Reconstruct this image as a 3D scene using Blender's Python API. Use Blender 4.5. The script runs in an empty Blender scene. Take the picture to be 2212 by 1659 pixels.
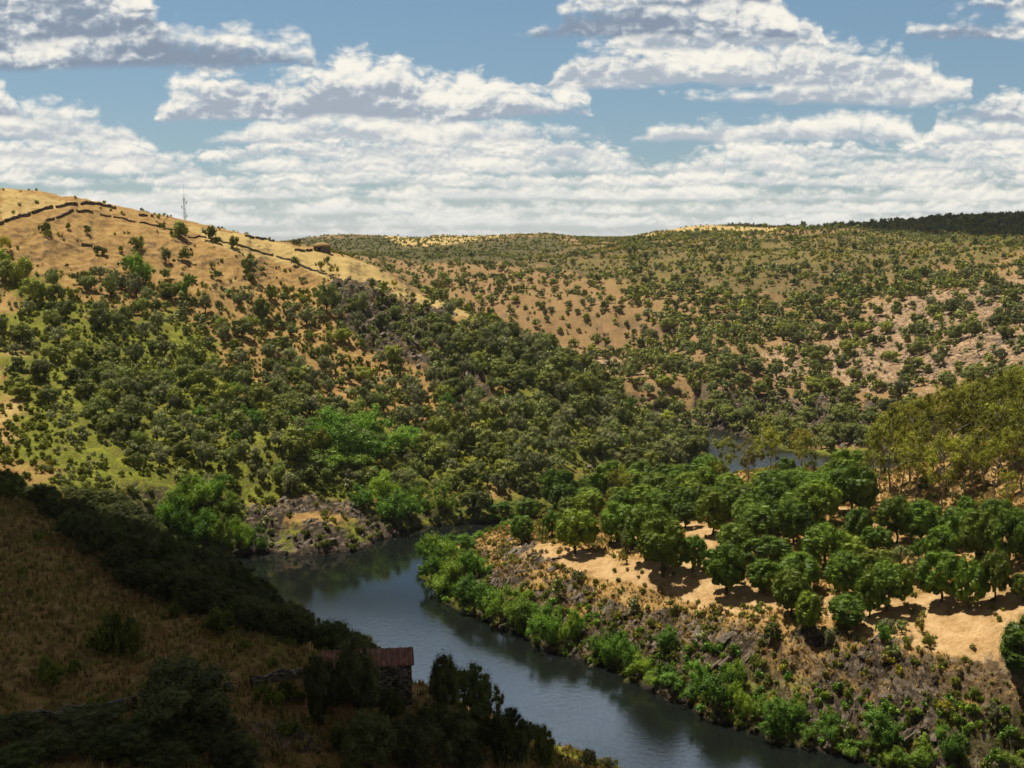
import bpy, math, random
import numpy as np
from mathutils import Vector

# ------------------------------------------------------------------ camera, sky, sun, exposure
C = bpy.context.scene
FPX = 1150.0                       # focal length in pixels of a 1024 px wide picture
PITCH = math.atan(144.0 / FPX)     # the true horizon lies 144 px above the picture's centre
CAMZ = 75.0                        # metres above the river
SUN_AZ = math.radians(-48.0)       # left of straight ahead
SUN_EL = math.radians(66.0)
SUN_DIR = Vector((math.sin(SUN_AZ) * math.cos(SUN_EL), math.cos(SUN_AZ) * math.cos(SUN_EL), math.sin(SUN_EL)))

cam_data = bpy.data.cameras.new('camera')
cam = bpy.data.objects.new('camera', cam_data)
C.collection.objects.link(cam)
cam.location = (0, 0, CAMZ)
cam.rotation_euler = (math.radians(90) - PITCH, 0, 0)
cam_data.sensor_width = 36.0
cam_data.lens = FPX / 1024.0 * 36.0
cam_data.clip_start = 1.0
cam_data.clip_end = 60000.0
C.camera = cam

C.view_settings.view_transform = 'Standard'
C.view_settings.look = 'None'
C.view_settings.gamma = 1.0
C.view_settings.exposure = 0.42
C.cycles.max_bounces = 5
C.cycles.diffuse_bounces = 2
C.cycles.glossy_bounces = 2
C.cycles.transmission_bounces = 3
C.cycles.transparent_max_bounces = 4
C.cycles.volume_bounces = 0
C.cycles.sample_clamp_indirect = 4.0

sun_data = bpy.data.lights.new('sun', 'SUN')
sun_data.energy = 5.0
sun_data.angle = math.radians(0.5)
sun_data.color = (1.0, 0.91, 0.74)
sun = bpy.data.objects.new('sun', sun_data)
C.collection.objects.link(sun)
sun.location = (-200, 300, 400)
sun.rotation_euler = SUN_DIR.to_track_quat('Z', 'Y').to_euler()


class NT:
    """Small helper for wiring shader nodes."""
    def __init__(s, tree):
        s.t = tree; s.n = tree.nodes; s.l = tree.links
    def new(s, typ, **kw):
        n = s.n.new(typ)
        for k, v in kw.items():
            setattr(n, k, v)
        return n
    def put(s, sock, v):
        if isinstance(v, bpy.types.NodeSocket): s.l.new(v, sock)
        elif v is not None: sock.default_value = v
    def m(s, op, a, b=None, c=None, clamp=False):
        n = s.new('ShaderNodeMath', operation=op, use_clamp=clamp)
        for i, v in enumerate((a, b, c)):
            if v is not None: s.put(n.inputs[i], v)
        return n.outputs[0]
    def v(s, op, a, b=None, sc=None):
        n = s.new('ShaderNodeVectorMath', operation=op)
        s.put(n.inputs[0], a)
        if b is not None: s.put(n.inputs[1], b)
        if sc is not None: s.put(n.inputs['Scale'], sc)
        return n.outputs[1] if op in ('LENGTH', 'DOT_PRODUCT', 'DISTANCE') else n.outputs[0]
    def xyz(s, a):
        n = s.new('ShaderNodeSeparateXYZ'); s.l.new(a, n.inputs[0]); return n.outputs
    def comb(s, x, y, z):
        n = s.new('ShaderNodeCombineXYZ')
        for i, v in enumerate((x, y, z)): s.put(n.inputs[i], v)
        return n.outputs[0]
    def noise(s, vec, scale, detail=3, rough=0.5, dist=0.0, kind='FBM', lac=2.0):
        n = s.new('ShaderNodeTexNoise', noise_type=kind)
        if vec is not None: s.l.new(vec, n.inputs['Vector'])
        n.inputs['Scale'].default_value = scale; n.inputs['Detail'].default_value = detail
        n.inputs['Roughness'].default_value = rough; n.inputs['Distortion'].default_value = dist
        n.inputs['Lacunarity'].default_value = lac
        return n.outputs[0]
    def ramp(s, fac, stops):
        n = s.new('ShaderNodeValToRGB'); s.put(n.inputs[0], fac)
        e = n.color_ramp.elements
        while len(e) < len(stops): e.new(0.5)
        for i, (p, c) in enumerate(stops):
            e[i].position = p; e[i].color = tuple(c) + (1.0,) if len(c) == 3 else c
        return n.outputs[0]
    def mix(s, fac, a, b, mode='MIX'):
        n = s.new('ShaderNodeMix', data_type='RGBA', blend_type=mode)
        s.put(n.inputs[0], fac)
        s.put(n.inputs[6], tuple(a) + (1.0,) if isinstance(a, (tuple, list)) and len(a) == 3 else a)
        s.put(n.inputs[7], tuple(b) + (1.0,) if isinstance(b, (tuple, list)) and len(b) == 3 else b)
        return n.outputs[2]
    def rng(s, v, a, b, c=0.0, d=1.0, smooth=False):
        n = s.new('ShaderNodeMapRange', interpolation_type='SMOOTHSTEP' if smooth else 'LINEAR')
        s.put(n.inputs[0], v)
        for i, x in enumerate((a, b, c, d)): s.put(n.inputs[i + 1], x)
        return n.outputs[0]
    def attr(s, name):
        n = s.new('ShaderNodeAttribute', attribute_name=name); return n.outputs['Fac']
    def bump(s, h, strength, dist, nrm=None):
        n = s.new('ShaderNodeBump'); s.put(n.inputs['Height'], h)
        n.inputs['Strength'].default_value = strength; n.inputs['Distance'].default_value = dist
        if nrm is not None: s.l.new(nrm, n.inputs['Normal'])
        return n.outputs[0]


SKY_STRENGTH = 0.065
def build_world():
    """Nishita sky with a cumulus layer: a dozen slices through a slab of cloud, 1 unit up."""
    w = bpy.data.worlds.new('World'); C.world = w; w.use_nodes = True
    t = NT(w.node_tree); w.node_tree.nodes.clear()
    out = t.new('ShaderNodeOutputWorld'); bg = t.new('ShaderNodeBackground')
    bg.inputs['Strength'].default_value = SKY_STRENGTH * .80
    t.l.new(bg.outputs[0], out.inputs[0])
    sky = t.new('ShaderNodeTexSky', sky_type='NISHITA')
    sky.sun_disc = False; sky.sun_elevation = SUN_EL; sky.sun_rotation = SUN_AZ
    sky.air_density = 1.0; sky.dust_density = 0.3; sky.ozone_density = 2.0
    skyc = t.mix(1.0, sky.outputs[0], (0.98, 1.0, 1.04), 'MULTIPLY')
    skyc = t.mix(.30, skyc, (3.6, 6.7, 8.7))
    d = t.new('ShaderNodeTexCoord').outputs['Generated']
    x, y, z = t.xyz(d)
    hl = t.m('SQRT', t.m('ADD', t.m('ADD', t.m('MULTIPLY', x, x), t.m('MULTIPLY', y, y)), 1e-5))
    hl = t.m('MAXIMUM', t.m('ABSOLUTE', y), t.m('MULTIPLY', hl, .35))
    sx = t.m('MULTIPLY', t.m('DIVIDE', x, hl), FPX); sz = t.m('MULTIPLY', t.m('DIVIDE', z, hl), FPX)   # bearing and elevation
    S = t.comb(sx, sz, 0.0)
    wv = t.new('ShaderNodeTexNoise'); t.l.new(S, wv.inputs['Vector']); wv.inputs['Scale'].default_value = .03; wv.inputs['Detail'].default_value = 3
    S = t.v('ADD', S, t.v('SCALE', t.v('SUBTRACT', wv.outputs['Color'], (.5, .5, .5)), sc=16.0))
    S = t.v('MULTIPLY', S, (1.0, 1.45, 1.0))
    k = 0.4629
    # rows of cumulus from the farthest to the nearest: base, billow size, softness, darkness of base, silhouette [(x, height above base)]
    rows = [
     (512, 4, 3, .18, [(0,16),(300,20),(600,14),(900,22),(1200,12),(1500,20),(1800,16),(2212,20)]),
     (490, 6, 5, .25, [(0,26),(400,40),(700,22),(1000,50),(1300,30),(1500,26),(1700,40),(2212,30)]),
     (462, 7, 5, .32, [(0,30),(180,46),(330,60),(500,26),(760,40),(1000,22),(1180,34),(1400,20),(1700,44),(1900,30),(2212,36)]),
     (432, 8, 5, .42, [(0,28),(160,20),(420,34),(640,40),(860,30),(1000,44),(1160,52),(1300,36),(1450,44),(1700,28),(2000,40),(2212,34)]),
     (402, 9, 5, .50, [(0,34),(260,30),(420,46),(600,30),(760,50),(960,40),(1200,30),(1400,40),(1560,50),(1760,40),(2000,50),(2212,40)]),
     (374, 10, 6, .55, [(0,52),(200,60),(330,62),(480,30),(620,56),(900,66),(1150,46),(1300,62),(1420,20),(1480,40),(1600,60),(1850,40),(2060,60),(2212,56)]),
     (342, 12, 6, .60, [(0,50),(140,56),(330,50),(400,-20),(460,20),(560,52),(760,60),(1000,62),(1200,70),(1340,30),(1400,-20),(1470,-10),(1500,24),(1620,36),(1800,50),(1950,40),(2010,60),(2212,70)]),
     (306, 13, 6, .70, [(0,70),(100,84),(230,66),(370,16),(420,-30),(450,10),(520,40),(700,70),(900,60),(1100,52),(1280,40),(1345,-20),(1370,20),(1430,56),(1560,50),(1750,70),(1940,46),(1985,-10),(2010,50),(2212,60)]),
     (262, 16, 7, .90, [(0,76),(30,80),(70,50),(220,40),(262,-20),(340,-40),(362,40),(400,110),(520,122),(640,118),(740,138),(860,144),(950,112),(1060,94),(1200,76),(1270,54),(1290,-30),(1700,-40),(1980,-20),(2010,50),(2120,72),(2212,84)]),
     (222, 14, 6, .80, [(0,-40),(1280,-40),(1300,8),(1320,-30),(1400,10),(1480,30),(1700,60),(1880,84),(2000,70),(2070,46),(2100,-30),(2212,-20)]),
     (186, 14, 6, .80, [(0,-40),(1080,-30),(1110,12),(1150,10),(1180,10),(1195,46),(1240,100),(1330,110),(1500,92),(1640,110),(1800,112),(1920,96),(1980,50),(2010,-30),(2212,-40)]),
     (152, 17, 9, 1.15, [(0,158),(100,150),(210,146),(300,140),(400,128),(470,104),(600,88),(680,62),(715,-20),(740,-40),(2212,-40)]),
     (104, 14, 6, .85, [(0,-40),(1200,-40),(1300,20),(1420,60),(1560,80),(1700,90),(1750,66),(1775,-20),(1900,-40),(2212,-40)]),
     (84, 16, 7, 1.1, [(0,130),(250,126),(330,110),(385,60),(440,-20),(500,-30),(530,16),(560,-30),(1090,-30),(1110,20),(1180,56),(1230,100),(1500,130),(1660,110),(1700,50),(1730,-20),(1900,-30),(1940,50),(2040,76),(2100,56),(2212,80)]),
     (16, 14, 6, 1.1, [(0,60),(250,60),(330,16),(370,-30),(1150,-40),(1250,40),(1640,60),(1690,-10),(1800,-40),(2030,-20),(2060,30),(2212,40)]),
    ]
    col = skyc; fields = {}
    for i, (base, bil_, soft, dk, prof) in enumerate(rows):
        yb = FPX * math.tan(math.atan((384 - base * k) / FPX) - PITCH)
        up = t.m('SUBTRACT', sz, yb)
        cr = t.new('ShaderNodeValToRGB'); cr.color_ramp.interpolation = 'EASE'
        t.l.new(t.rng(sx, -512.0, 512.0), cr.inputs[0]); e = cr.color_ramp.elements
        while len(e) < len(prof): e.new(.5)
        for j, (px_, h_) in enumerate(prof):
            e[j].position = px_ / 2212.0; v_ = (h_ + 40) / 200.0; e[j].color = (v_, v_, v_, 1)
        hgt = t.m('MULTIPLY_ADD', cr.outputs[0], 200.0 * k, -40.0 * k)
        cls = 0 if bil_ < 7 else (1 + i % 2 if bil_ < 13 else 3 + i % 2)
        if cls not in fields:
            fb = (5.5, 9.0, 11.0, 14.5, 18.0)[cls]
            Pn = t.v('ADD', S, (37.0 * cls, 53.0 * cls, 0))
            def puff(vec):
                vo = t.new('ShaderNodeTexVoronoi', feature='F1', voronoi_dimensions='2D'); t.l.new(vec, vo.inputs['Vector'])
                vo.inputs['Scale'].default_value = 1.0 / (fb * 1.7); vo.inputs['Detail'].default_value = 2.0
                vo.inputs['Roughness'].default_value = .5; vo.inputs['Lacunarity'].default_value = 2.3
                return vo.outputs['Distance']
            nn = t.new('ShaderNodeTexNoise', noise_dimensions='2D'); t.l.new(t.v('MULTIPLY', Pn, (.5, 1.0, 1.0)), nn.inputs['Vector'])
            nn.inputs['Scale'].default_value = 1.0 / (fb * 3.4); nn.inputs['Detail'].default_value = 5; nn.inputs['Roughness'].default_value = .56
            fields[cls] = (puff(Pn), puff(t.v('ADD', Pn, (-fb * .16, fb * .55, 0))), nn.outputs[0])
        f0, f1, lo = fields[cls]
        edge = t.m('ADD', t.m('MULTIPLY', t.m('SUBTRACT', .5, f0), bil_ * 1.1), t.m('MULTIPLY', t.m('SUBTRACT', lo, .5), bil_ * 4.6))
        top = t.m('ADD', t.m('SUBTRACT', hgt, up), edge)
        a1 = t.rng(top, -soft * .6, soft * 2.3, 0, 1, True)
        wob = t.m('ADD', up, t.m('MULTIPLY', t.m('SUBTRACT', lo, .47), bil_ * 1.6))
        a2 = t.rng(wob, -soft * .30, soft * .9, 0, 1, True)
        a = t.m('MULTIPLY', a1, a2)
        hs = t.m('MAXIMUM', hgt, 9.0)
        q = t.m('DIVIDE', up, hs)
        relief = t.m('MULTIPLY', t.m('SUBTRACT', f1, f0), .62)
        lum = t.m('ADD', t.m('ADD', q, relief), t.m('MULTIPLY', t.m('SUBTRACT', lo, .5), 2.3))
        rim = t.rng(top, 0, bil_ * 1.2, .34, 0)
        lum = t.rng(t.m('ADD', lum, rim), .0, 1.0, 0, 1, True)
        lum = t.m('ADD', t.m('MULTIPLY', lum, dk * .8 + .08), (1 - dk * .8) - .08, clamp=True) if dk < 1 else lum
        c = t.ramp(lum, [(0, (.235, .292, .375)), (.32, (.42, .47, .53)), (.60, (.68, .69, .67)), (1, (.90, .86, .77))])
        c = t.v('SCALE', c, sc=1.0 / SKY_STRENGTH)
        col = t.mix(a, col, c)
    # above the picture: bright bank added for river reflections, grey overhead added against skylight
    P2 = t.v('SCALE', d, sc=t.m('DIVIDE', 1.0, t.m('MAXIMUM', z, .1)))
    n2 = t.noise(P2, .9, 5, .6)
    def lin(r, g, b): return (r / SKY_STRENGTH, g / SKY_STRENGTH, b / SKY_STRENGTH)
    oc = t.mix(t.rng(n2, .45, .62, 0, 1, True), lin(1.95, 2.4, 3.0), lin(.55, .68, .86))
    oc = t.mix(t.rng(sz, 400.0, 500.0, 0, 1, True), lin(.13, .15, .16), oc)  # dark band added below the bank to darken the river bend's reflection
    hi = t.m('MAXIMUM', t.rng(sz, 580.0, 720.0, 0, 1, True), t.rng(y, .75, .5, 0, 1, True))
    oc = t.mix(hi, oc, lin(.125, .124, .120))
    thr = t.m('MULTIPLY_ADD', hi, -.12, .43)
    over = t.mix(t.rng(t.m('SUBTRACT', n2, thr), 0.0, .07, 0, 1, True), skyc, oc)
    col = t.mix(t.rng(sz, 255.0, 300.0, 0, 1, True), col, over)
    far = t.rng(sz, 0.0, 60.0, 0.45, 0.0, True)
    fin = t.mix(far, col, (.74 / SKY_STRENGTH, .77 / SKY_STRENGTH, .77 / SKY_STRENGTH))
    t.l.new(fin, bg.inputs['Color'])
    w.cycles.sampling_method = 'MANUAL'; w.cycles.sample_map_resolution = 512
build_world()

# ------------------------------------------------------------------ noise, projection, terrain
rng = np.random.default_rng(7)
_perm = np.random.default_rng(3).permutation(512)
def _hash(ix, iy, seed):
    return _perm[(_perm[(ix + seed * 17) & 511] + iy + seed * 31) & 511]
def perlin(x, y, seed=0):
    x = np.asarray(x, float); y = np.asarray(y, float)
    ix = np.floor(x).astype(np.int64); iy = np.floor(y).astype(np.int64)
    fx = x - ix; fy = y - iy
    ux = fx * fx * fx * (fx * (fx * 6 - 15) + 10); uy = fy * fy * fy * (fy * (fy * 6 - 15) + 10)
    def g(a, b, dx, dy):
        an = _hash(a, b, seed) * (2 * np.pi / 512.0); return np.cos(an) * dx + np.sin(an) * dy
    n00 = g(ix, iy, fx, fy); n10 = g(ix + 1, iy, fx - 1, fy); n01 = g(ix, iy + 1, fx, fy - 1); n11 = g(ix + 1, iy + 1, fx - 1, fy - 1)
    return 1.5 * ((n00 * (1 - ux) + n10 * ux) * (1 - uy) + (n01 * (1 - ux) + n11 * ux) * uy)
def fbm(x, y, oct=4, seed=0, gain=0.5, ridged=False):
    s = 0; a = 1.0; f = 1.0
    for o in range(oct):
        n = perlin(x * f + 13.7 * o, y * f - 7.1 * o, seed + o)
        if ridged: n = 1 - 2 * np.abs(n)
        s = s + a * n; a *= gain; f *= 2.03
    return s
def sstep(a, b, x):
    t = np.clip((np.asarray(x, float) - a) / (b - a), 0, 1); return t * t * (3 - 2 * t)

def slope_of_row(v):              # tangent of the depression of picture row v
    return math.tan(PITCH + math.atan((v - 384.0) / FPX))
def at(u, v, dist):               # the point seen at (u, v), dist metres ahead
    s = slope_of_row(v)
    k = (math.cos(PITCH) + (v - 384.0) / FPX * -math.sin(PITCH))   # forward share of the pixel ray
    return ((u - 512.0) / FPX / k * dist, dist, CAMZ - s * dist)
def atz(u, v, z):
    return at(u, v, (CAMZ - z) / slope_of_row(v))
def project(x, y, z):
    cp, sp = math.cos(PITCH), math.sin(PITCH)
    dz = z - CAMZ
    f = y * cp - dz * sp; up = y * sp + dz * cp
    f = np.maximum(f, 1e-3)
    return 512 + FPX * x / f, 384 - FPX * up / f
K = 1024.0 / 2212.0

# the river's outline, at water level
river = [atz(*p, 0)[:2] for p in [(1010, 800), (875, 768), (815, 752), (759, 736), (700, 712), (648, 690), (600, 669), (546, 648), (491, 625), (450, 603), (420, 577), (432, 560), (462, 548), (486, 537), (514, 523)]]
river += [(30, 318), (52, 338), (75, 352), (110, 358), (170, 358), (260, 362), (420, 355), (420, 380), (260, 388), (170, 384), (118, 388)]
river += [atz(*p, 0)[:2] for p in [(778, 450), (742, 437), (716, 431), (694, 427)]]
river += [(58, 452), (40, 470), (36, 462), (52, 440)]
river += [atz(*p, 0)[:2] for p in [(693, 440), (706, 449), (706, 457)]]
river += [(52, 374), (28, 336), (12, 318)]
river += [atz(*p, 0)[:2] for p in [(514, 520), (470, 523), (417, 528), (385, 538), (356, 551), (310, 556), (259, 553), (213, 556), (180, 560), (200, 590), (262, 630), (345, 667), (425, 694), (500, 722), (568, 752), (630, 776), (690, 812)]]
river += [(40, 118), (66, 60), (140, 20), (160, 60), (110, 110)]
river = np.array(river)

ctrl = []
def A(u, v, d): ctrl.append(at(u, v, d))
def B(u, v, z): ctrl.append(atz(u, v, z))
def W(x, y, z): ctrl.append((x, y, z))
# near slope on the left
for p in [(0,768,85),(150,768,88),(300,768,95),(420,768,105),(520,768,122),(0,700,100),(0,600,125),(0,540,150),(0,490,178),(100,560,150),
          (139,597,140),(200,625,130),(296,657,119),(300,700,108),(200,700,106),(100,700,103),(150,650,120),(60,600,132),(360,725,104),(400,735,107),(340,690,112),(430,730,111),(480,735,118)]: A(*p)
for p in [(-80,250,15),(-58,215,12),(-50,190,18),(-75,190,24),(-90,210,24),(-120,225,20),(-110,245,16),(-150,240,26),(-40,170,18),(-25,150,18),(-10,140,16),(-8,160,7),(-20,172,8),
          (-40,200,5),(-20,60,38),(20,60,34),(0,30,50),(60,60,20),(-60,60,38),(-110,110,42),(-130,160,42),(-200,150,50),(-200,220,38),(30,110,8),(5,118,17),(80,30,25),(0,-40,60),(-160,60,45),(-150,190,38)]: W(*p)
# right bank
for p in [(560,756,3.5),(605,768,3.5),(500,728,5),(450,705,9),(415,692,15)]: B(*p)
for p in [(463,555,5),(550,545,9),(510,572,7),(600,555,11),(662,574,12.5),(740,590,13),(850,605,13.5),(930,620,14.5),(995,662,15.5),(1020,640,17),(600,520,9),(700,535,13),
          (800,540,16),(860,520,19.5),(940,514,19.6),(1000,520,24),(1020,500,27),(930,470,24),(1000,440,32),(1023,420,36),(650,640,6),(759,690,6),(875,720,5.5),(1000,760,7),(1024,768,8),(870,660,11),
          (950,700,12),(1024,700,14.5),(560,600,6),(480,585,4),(560,500,5),(640,490,8),(720,482,7),(800,470,10),(860,480,16),(1100,700,17),(1100,600,24),(1150,480,36),(1150,768,12),(760,640,11),(650,600,9)]: B(*p)
for p in [(200,300,24),(150,310,18),(110,320,9),(170,345,8),(260,330,20),(320,260,45),(240,230,40),(300,160,36),(220,120,22),(180,90,14)]: W(*p)
# left hill
for p in [(0,430,290),(0,350,350),(0,280,400),(0,230,432),(0,187,480),(100,430,300),(100,340,370),(100,280,420),(100,206,482),(60,240,440),(200,480,290),(200,430,320),(200,340,385),(200,280,430),(190,221,490),
          (280,450,310),(280,350,400),(280,290,450),(278,241,510),(356,500,298),(356,430,345),(356,350,410),(350,300,450),(384,267,492),(430,480,320),(430,400,380),(430,330,440),(430,295,480),
          (520,440,350),(520,380,400),(500,324,455),(555,352,440),(600,382,425),(600,430,380),(600,470,345),(648,416,412),(680,440,405),(300,505,290),(240,505,286),(140,470,285),(330,520,282),(470,500,312),
          (-120,430,290),(-120,350,350),(-120,280,400),(-120,180,480),(-350,400,300),(-350,300,400),(-350,170,500)]: A(*p)
# behind the left hill's crest
for p in [(-250,640,82),(-180,620,70),(-120,620,60),(-60,620,45),(-30,580,30),(0,560,18),(20,520,14),(45,490,6),(-100,700,58),(-200,800,62),(-350,800,66)]: W(*p)
# far hill
for p in [(430,287,720),(384,258,880),(480,300,650),(555,340,560),(620,385,500),(660,410,470),(600,340,580),(600,300,680),(600,270,800),(600,246,1000),(610,239,1150),(700,380,500),(700,340,570),(700,300,650),
          (700,260,800),(700,236,1010),(690,225,1220),(760,228,1180),(800,420,455),(800,380,495),(800,340,560),(800,300,640),(800,260,760),(800,231,930),(900,420,435),(900,380,475),(900,340,530),(900,300,600),
          (900,262,700),(900,236,850),(900,219,1050),(1024,380,420),(1024,340,470),(1024,300,540),(1024,262,640),(1024,236,780),(1024,214,1000),(740,420,462),(500,262,850),(500,240,1150),(440,246,1050),(340,246,1050),
          (300,241,1250),(335,234.5,1350),(400,237,1500),(455,238,1600),(520,234,1400),(560,236,1500),(600,237.5,1900),(640,233,1300),(1200,340,470),(1200,250,700),(1200,210,1000),(1400,300,500),(1400,220,900)]: A(*p)
for az in (-35, -20, -8, 0, 8, 20, 35):
    a = math.radians(az)
    for r, z in ((1900, 70), (3200, 66), (9000, 50)):
        W(math.sin(a) * r, math.cos(a) * r, z + (6 if az > 6 and r < 2500 else 0))
ctrl = np.array(ctrl, float)

def _pl(x, y):
    r = np.maximum(np.hypot(x, y + 60.0), 1.0)      # polar-log chart, origin behind the viewpoint
    return np.arctan2(x, y + 60.0), np.log(r)
_ca, _cl = _pl(ctrl[:, 0], ctrl[:, 1])
def _phi(d2):
    return np.sqrt(d2 + 0.0004)
_n = len(ctrl)
_M = np.zeros((_n + 3, _n + 3))
_M[:_n, :_n] = _phi((_ca[:, None] - _ca[None]) ** 2 + (_cl[:, None] - _cl[None]) ** 2) + np.eye(_n) * -0.0001
_M[:_n, _n] = 1; _M[:_n, _n + 1] = _ca; _M[:_n, _n + 2] = _cl
_M[_n, :_n] = 1; _M[_n + 1, :_n] = _ca; _M[_n + 2, :_n] = _cl
_w = np.linalg.solve(_M, np.concatenate([ctrl[:, 2], [0, 0, 0]]))
def base_height(x, y):
    a, l = _pl(x, y); out = np.full(a.shape, _w[_n]) + _w[_n + 1] * a + _w[_n + 2] * l
    for i in range(_n):
        out += _w[i] * _phi((a - _ca[i]) ** 2 + (l - _cl[i]) ** 2)
    return out

def poly_sd(px, py, poly):
    """signed distance to a closed polygon, positive inside"""
    poly = np.asarray(poly, float); d = np.full(px.shape, 1e18); ins = np.zeros(px.shape, bool)
    for i in range(len(poly)):
        ax, ay = poly[i]; bx, by = poly[(i + 1) % len(poly)]
        ex, ey = bx - ax, by - ay
        t = np.clip(((px - ax) * ex + (py - ay) * ey) / (ex * ex + ey * ey + 1e-12), 0, 1)
        d = np.minimum(d, (px - ax - t * ex) ** 2 + (py - ay - t * ey) ** 2)
        c = ((ay > py) != (by > py)) & (px < ex * (py - ay) / (ey if ey else 1e-9) + ax)
        ins ^= c
    return np.where(ins, 1, -1) * np.sqrt(d)
def line_d(px, py, pts):
    d = np.full(px.shape, 1e18)
    for (ax, ay), (bx, by) in zip(pts[:-1], pts[1:]):
        ex, ey = bx - ax, by - ay
        t = np.clip(((px - ax) * ex + (py - ay) * ey) / (ex * ex + ey * ey + 1e-12), 0, 1)
        d = np.minimum(d, (px - ax - t * ex) ** 2 + (py - ay - t * ey) ** 2)
    return np.sqrt(d)

# the grid: rays fan out from below the viewpoint, rows get longer with distance
NA, NR = 1000, 1150
AZ = np.linspace(math.radians(-40), math.radians(40), NA)
r_ = np.concatenate([np.geomspace(36, 260, 430, endpoint=False), np.geomspace(260, 620, 360, endpoint=False), np.geomspace(620, 2200, 300, endpoint=False), np.geomspace(2200, 30000, 60)])
NR = len(r_); RR = r_
GA, GR = np.meshgrid(AZ, RR, indexing='ij')
GX = np.sin(GA) * GR; GY = np.cos(GA) * GR

def coarse(f):
    """evaluate a smooth function on every 4th node and interpolate"""
    ia = np.unique(np.r_[np.arange(0, NA, 4), NA - 1]); ir = np.unique(np.r_[np.arange(0, NR, 4), NR - 1])
    v = f(GX[np.ix_(ia, ir)], GY[np.ix_(ia, ir)])
    tmp = np.empty((len(ia), NR))
    for i in range(len(ia)): tmp[i] = np.interp(np.arange(NR), ir, v[i])
    out = np.empty((NA, NR))
    fa = np.interp(np.arange(NA), ia, np.arange(len(ia))); i0 = np.minimum(fa.astype(int), len(ia) - 2); w = (fa - i0)[:, None]
    return tmp[i0] * (1 - w) + tmp[i0 + 1] * w
H0 = coarse(base_height)
SD = coarse(lambda x, y: poly_sd(x, y, river))          # >0 in the water
SD = SD + 1.8 * fbm(GX / 9.0, GY / 9.0, 4, 5) + 0.5 * fbm(GX / 1.7, GY / 1.7, 2, 45)
GU, GV = project(GX, GY, np.maximum(H0, 0))
FR = sstep(80, 130, GR)

def D(*pts): return [(a * K, b * K) for a, b in pts]
def mask(poly, soft=6.0, warp=10.0, seed=50):
    sd = poly_sd(GU + warp * perlin(GX / 14, GY / 14, seed), GV + warp * 0.6 * perlin(GX / 14 + 50, GY / 14, seed + 1), poly)
    return sstep(-soft, soft, sd)
def mid_river(y): return np.interp(y, [60, 120, 156, 185, 214, 240, 268, 290, 302, 318, 345, 362], [98, 62, 38, 6, -23, -36, -28, -14, -6, 18, 45, 70])
def is_near(x, y): return (y < 252) & (x < mid_river(y))
def is_right(x, y): return (x > mid_river(y)) & (y < 366)
def is_far(x, y): return ~is_right(x, y) & (y > 395) & ((y > 470 - .35 * x) | (x > 60))
NEAR = is_near(GX, GY)
RIGHT = is_right(GX, GY)
FARH = is_far(GX, GY)
inleft = (~NEAR) & (~FARH) & (~RIGHT) & (GY > 240)
# --- crags, scree and river rock
crag = mask(D((720,640),(800,620),(960,680),(1010,740),(1060,860),(1000,880),(900,800),(790,760),(740,720)), 8, 14) * inleft
head = mask(D((540,1100),(640,1080),(760,1090),(860,1120),(780,1200),(560,1195),(520,1150)), 8, 10, 60) * inleft
lbank = sstep(30, 6, -SD) * inleft
rbank = mask(D((940,1220),(1010,1190),(1150,1180),(1330,1300),(1560,1330),(1780,1370),(1950,1380),(2060,1470),(2240,1500),(2300,1760),(1600,1760),(1180,1480)), 8, 12, 70) * RIGHT
fbank = mask(D((1380,860),(1500,850),(1650,850),(1800,870),(1900,880),(1850,960),(1500,980),(1440,930)), 8, 12, 80) * (~RIGHT)
scree = mask(D((1620,790),(1850,680),(2060,620),(2230,590),(2230,820),(2080,830),(1850,850),(1700,830)), 20, 30, 90) * FARH
scree = np.maximum(scree, mask(D((1200,700),(1330,720),(1420,790),(1330,820),(1240,760)), 12, 20, 92) * FARH * .8)
nrock = mask(D((510,1560),(640,1540),(800,1560),(760,1620),(560,1620)), 4, 6, 93) * NEAR
rockm = np.clip(crag + head * .8 + rbank * (.58 + .42 * sstep(-.35, .35, fbm(GX / 7, GY / 7, 3, 333))) + fbank * .9 + scree * .45 + lbank * .35, 0, 1)
rockm *= sstep(-0.5, 0.35, fbm(GX / 12, GY / 12, 3, 22) + 0.35)
# --- height detail
big = coarse(lambda x, y: fbm(x / 45, y / 45, 3, 11))
amp = np.clip((GR - 230) / 500, 0, 1)
# the skylines: left hill's crest over the valley, and the far plateau
cr_u = [-300, 0, 60, 116, 190, 278, 322, 384, 430, 500, 555, 600, 648, 708]
cr_v = [176, 187, 192, 204, 220, 241, 246, 268, 296, 325, 352, 382, 416, 455]
cr_r = [520, 480, 480, 480, 490, 510, 505, 490, 480, 458, 442, 427, 413, 398]
cu = 512 + np.tan(AZ) * FPX * .995
crest_r = np.interp(cu, cr_u, cr_r) / np.cos(AZ)
def raise_crest(H, target_v, r_c, lo, hi, width, umax, umin=-400):
    sel = (GR > (r_c - lo)[:, None]) & (GR < (r_c + hi)[:, None]); _, V_ = project(GX, GY, H)
    V_ = np.where(sel, V_, 1e9); top = V_.min(1); idx = V_.argmin(1); rt = RR[idx]
    k2 = np.ones(31) / 31; rt = np.convolve(np.pad(rt, 15, 'edge'), k2, 'valid')
    d = (top - target_v) / FPX * rt; d = np.where((cu < umax) & (cu > umin), np.clip(d, -14, 14), 0)
    k_ = np.ones(9) / 9; d = np.convolve(np.pad(d, 4, 'edge'), k_, 'valid')
    return H + d[:, None] * np.exp(-((GR - rt[:, None]) / width) ** 2)
FD = 1 - .75 * sstep(750, 1100, GR)
H = H0 + big * (0.6 + 3.2 * amp) * FR * FD
gull = coarse(lambda x, y: fbm((x * .94 + y * .34) / 26, (y * .94 - x * .34) / 80, 3, 15, ridged=True))
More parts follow.
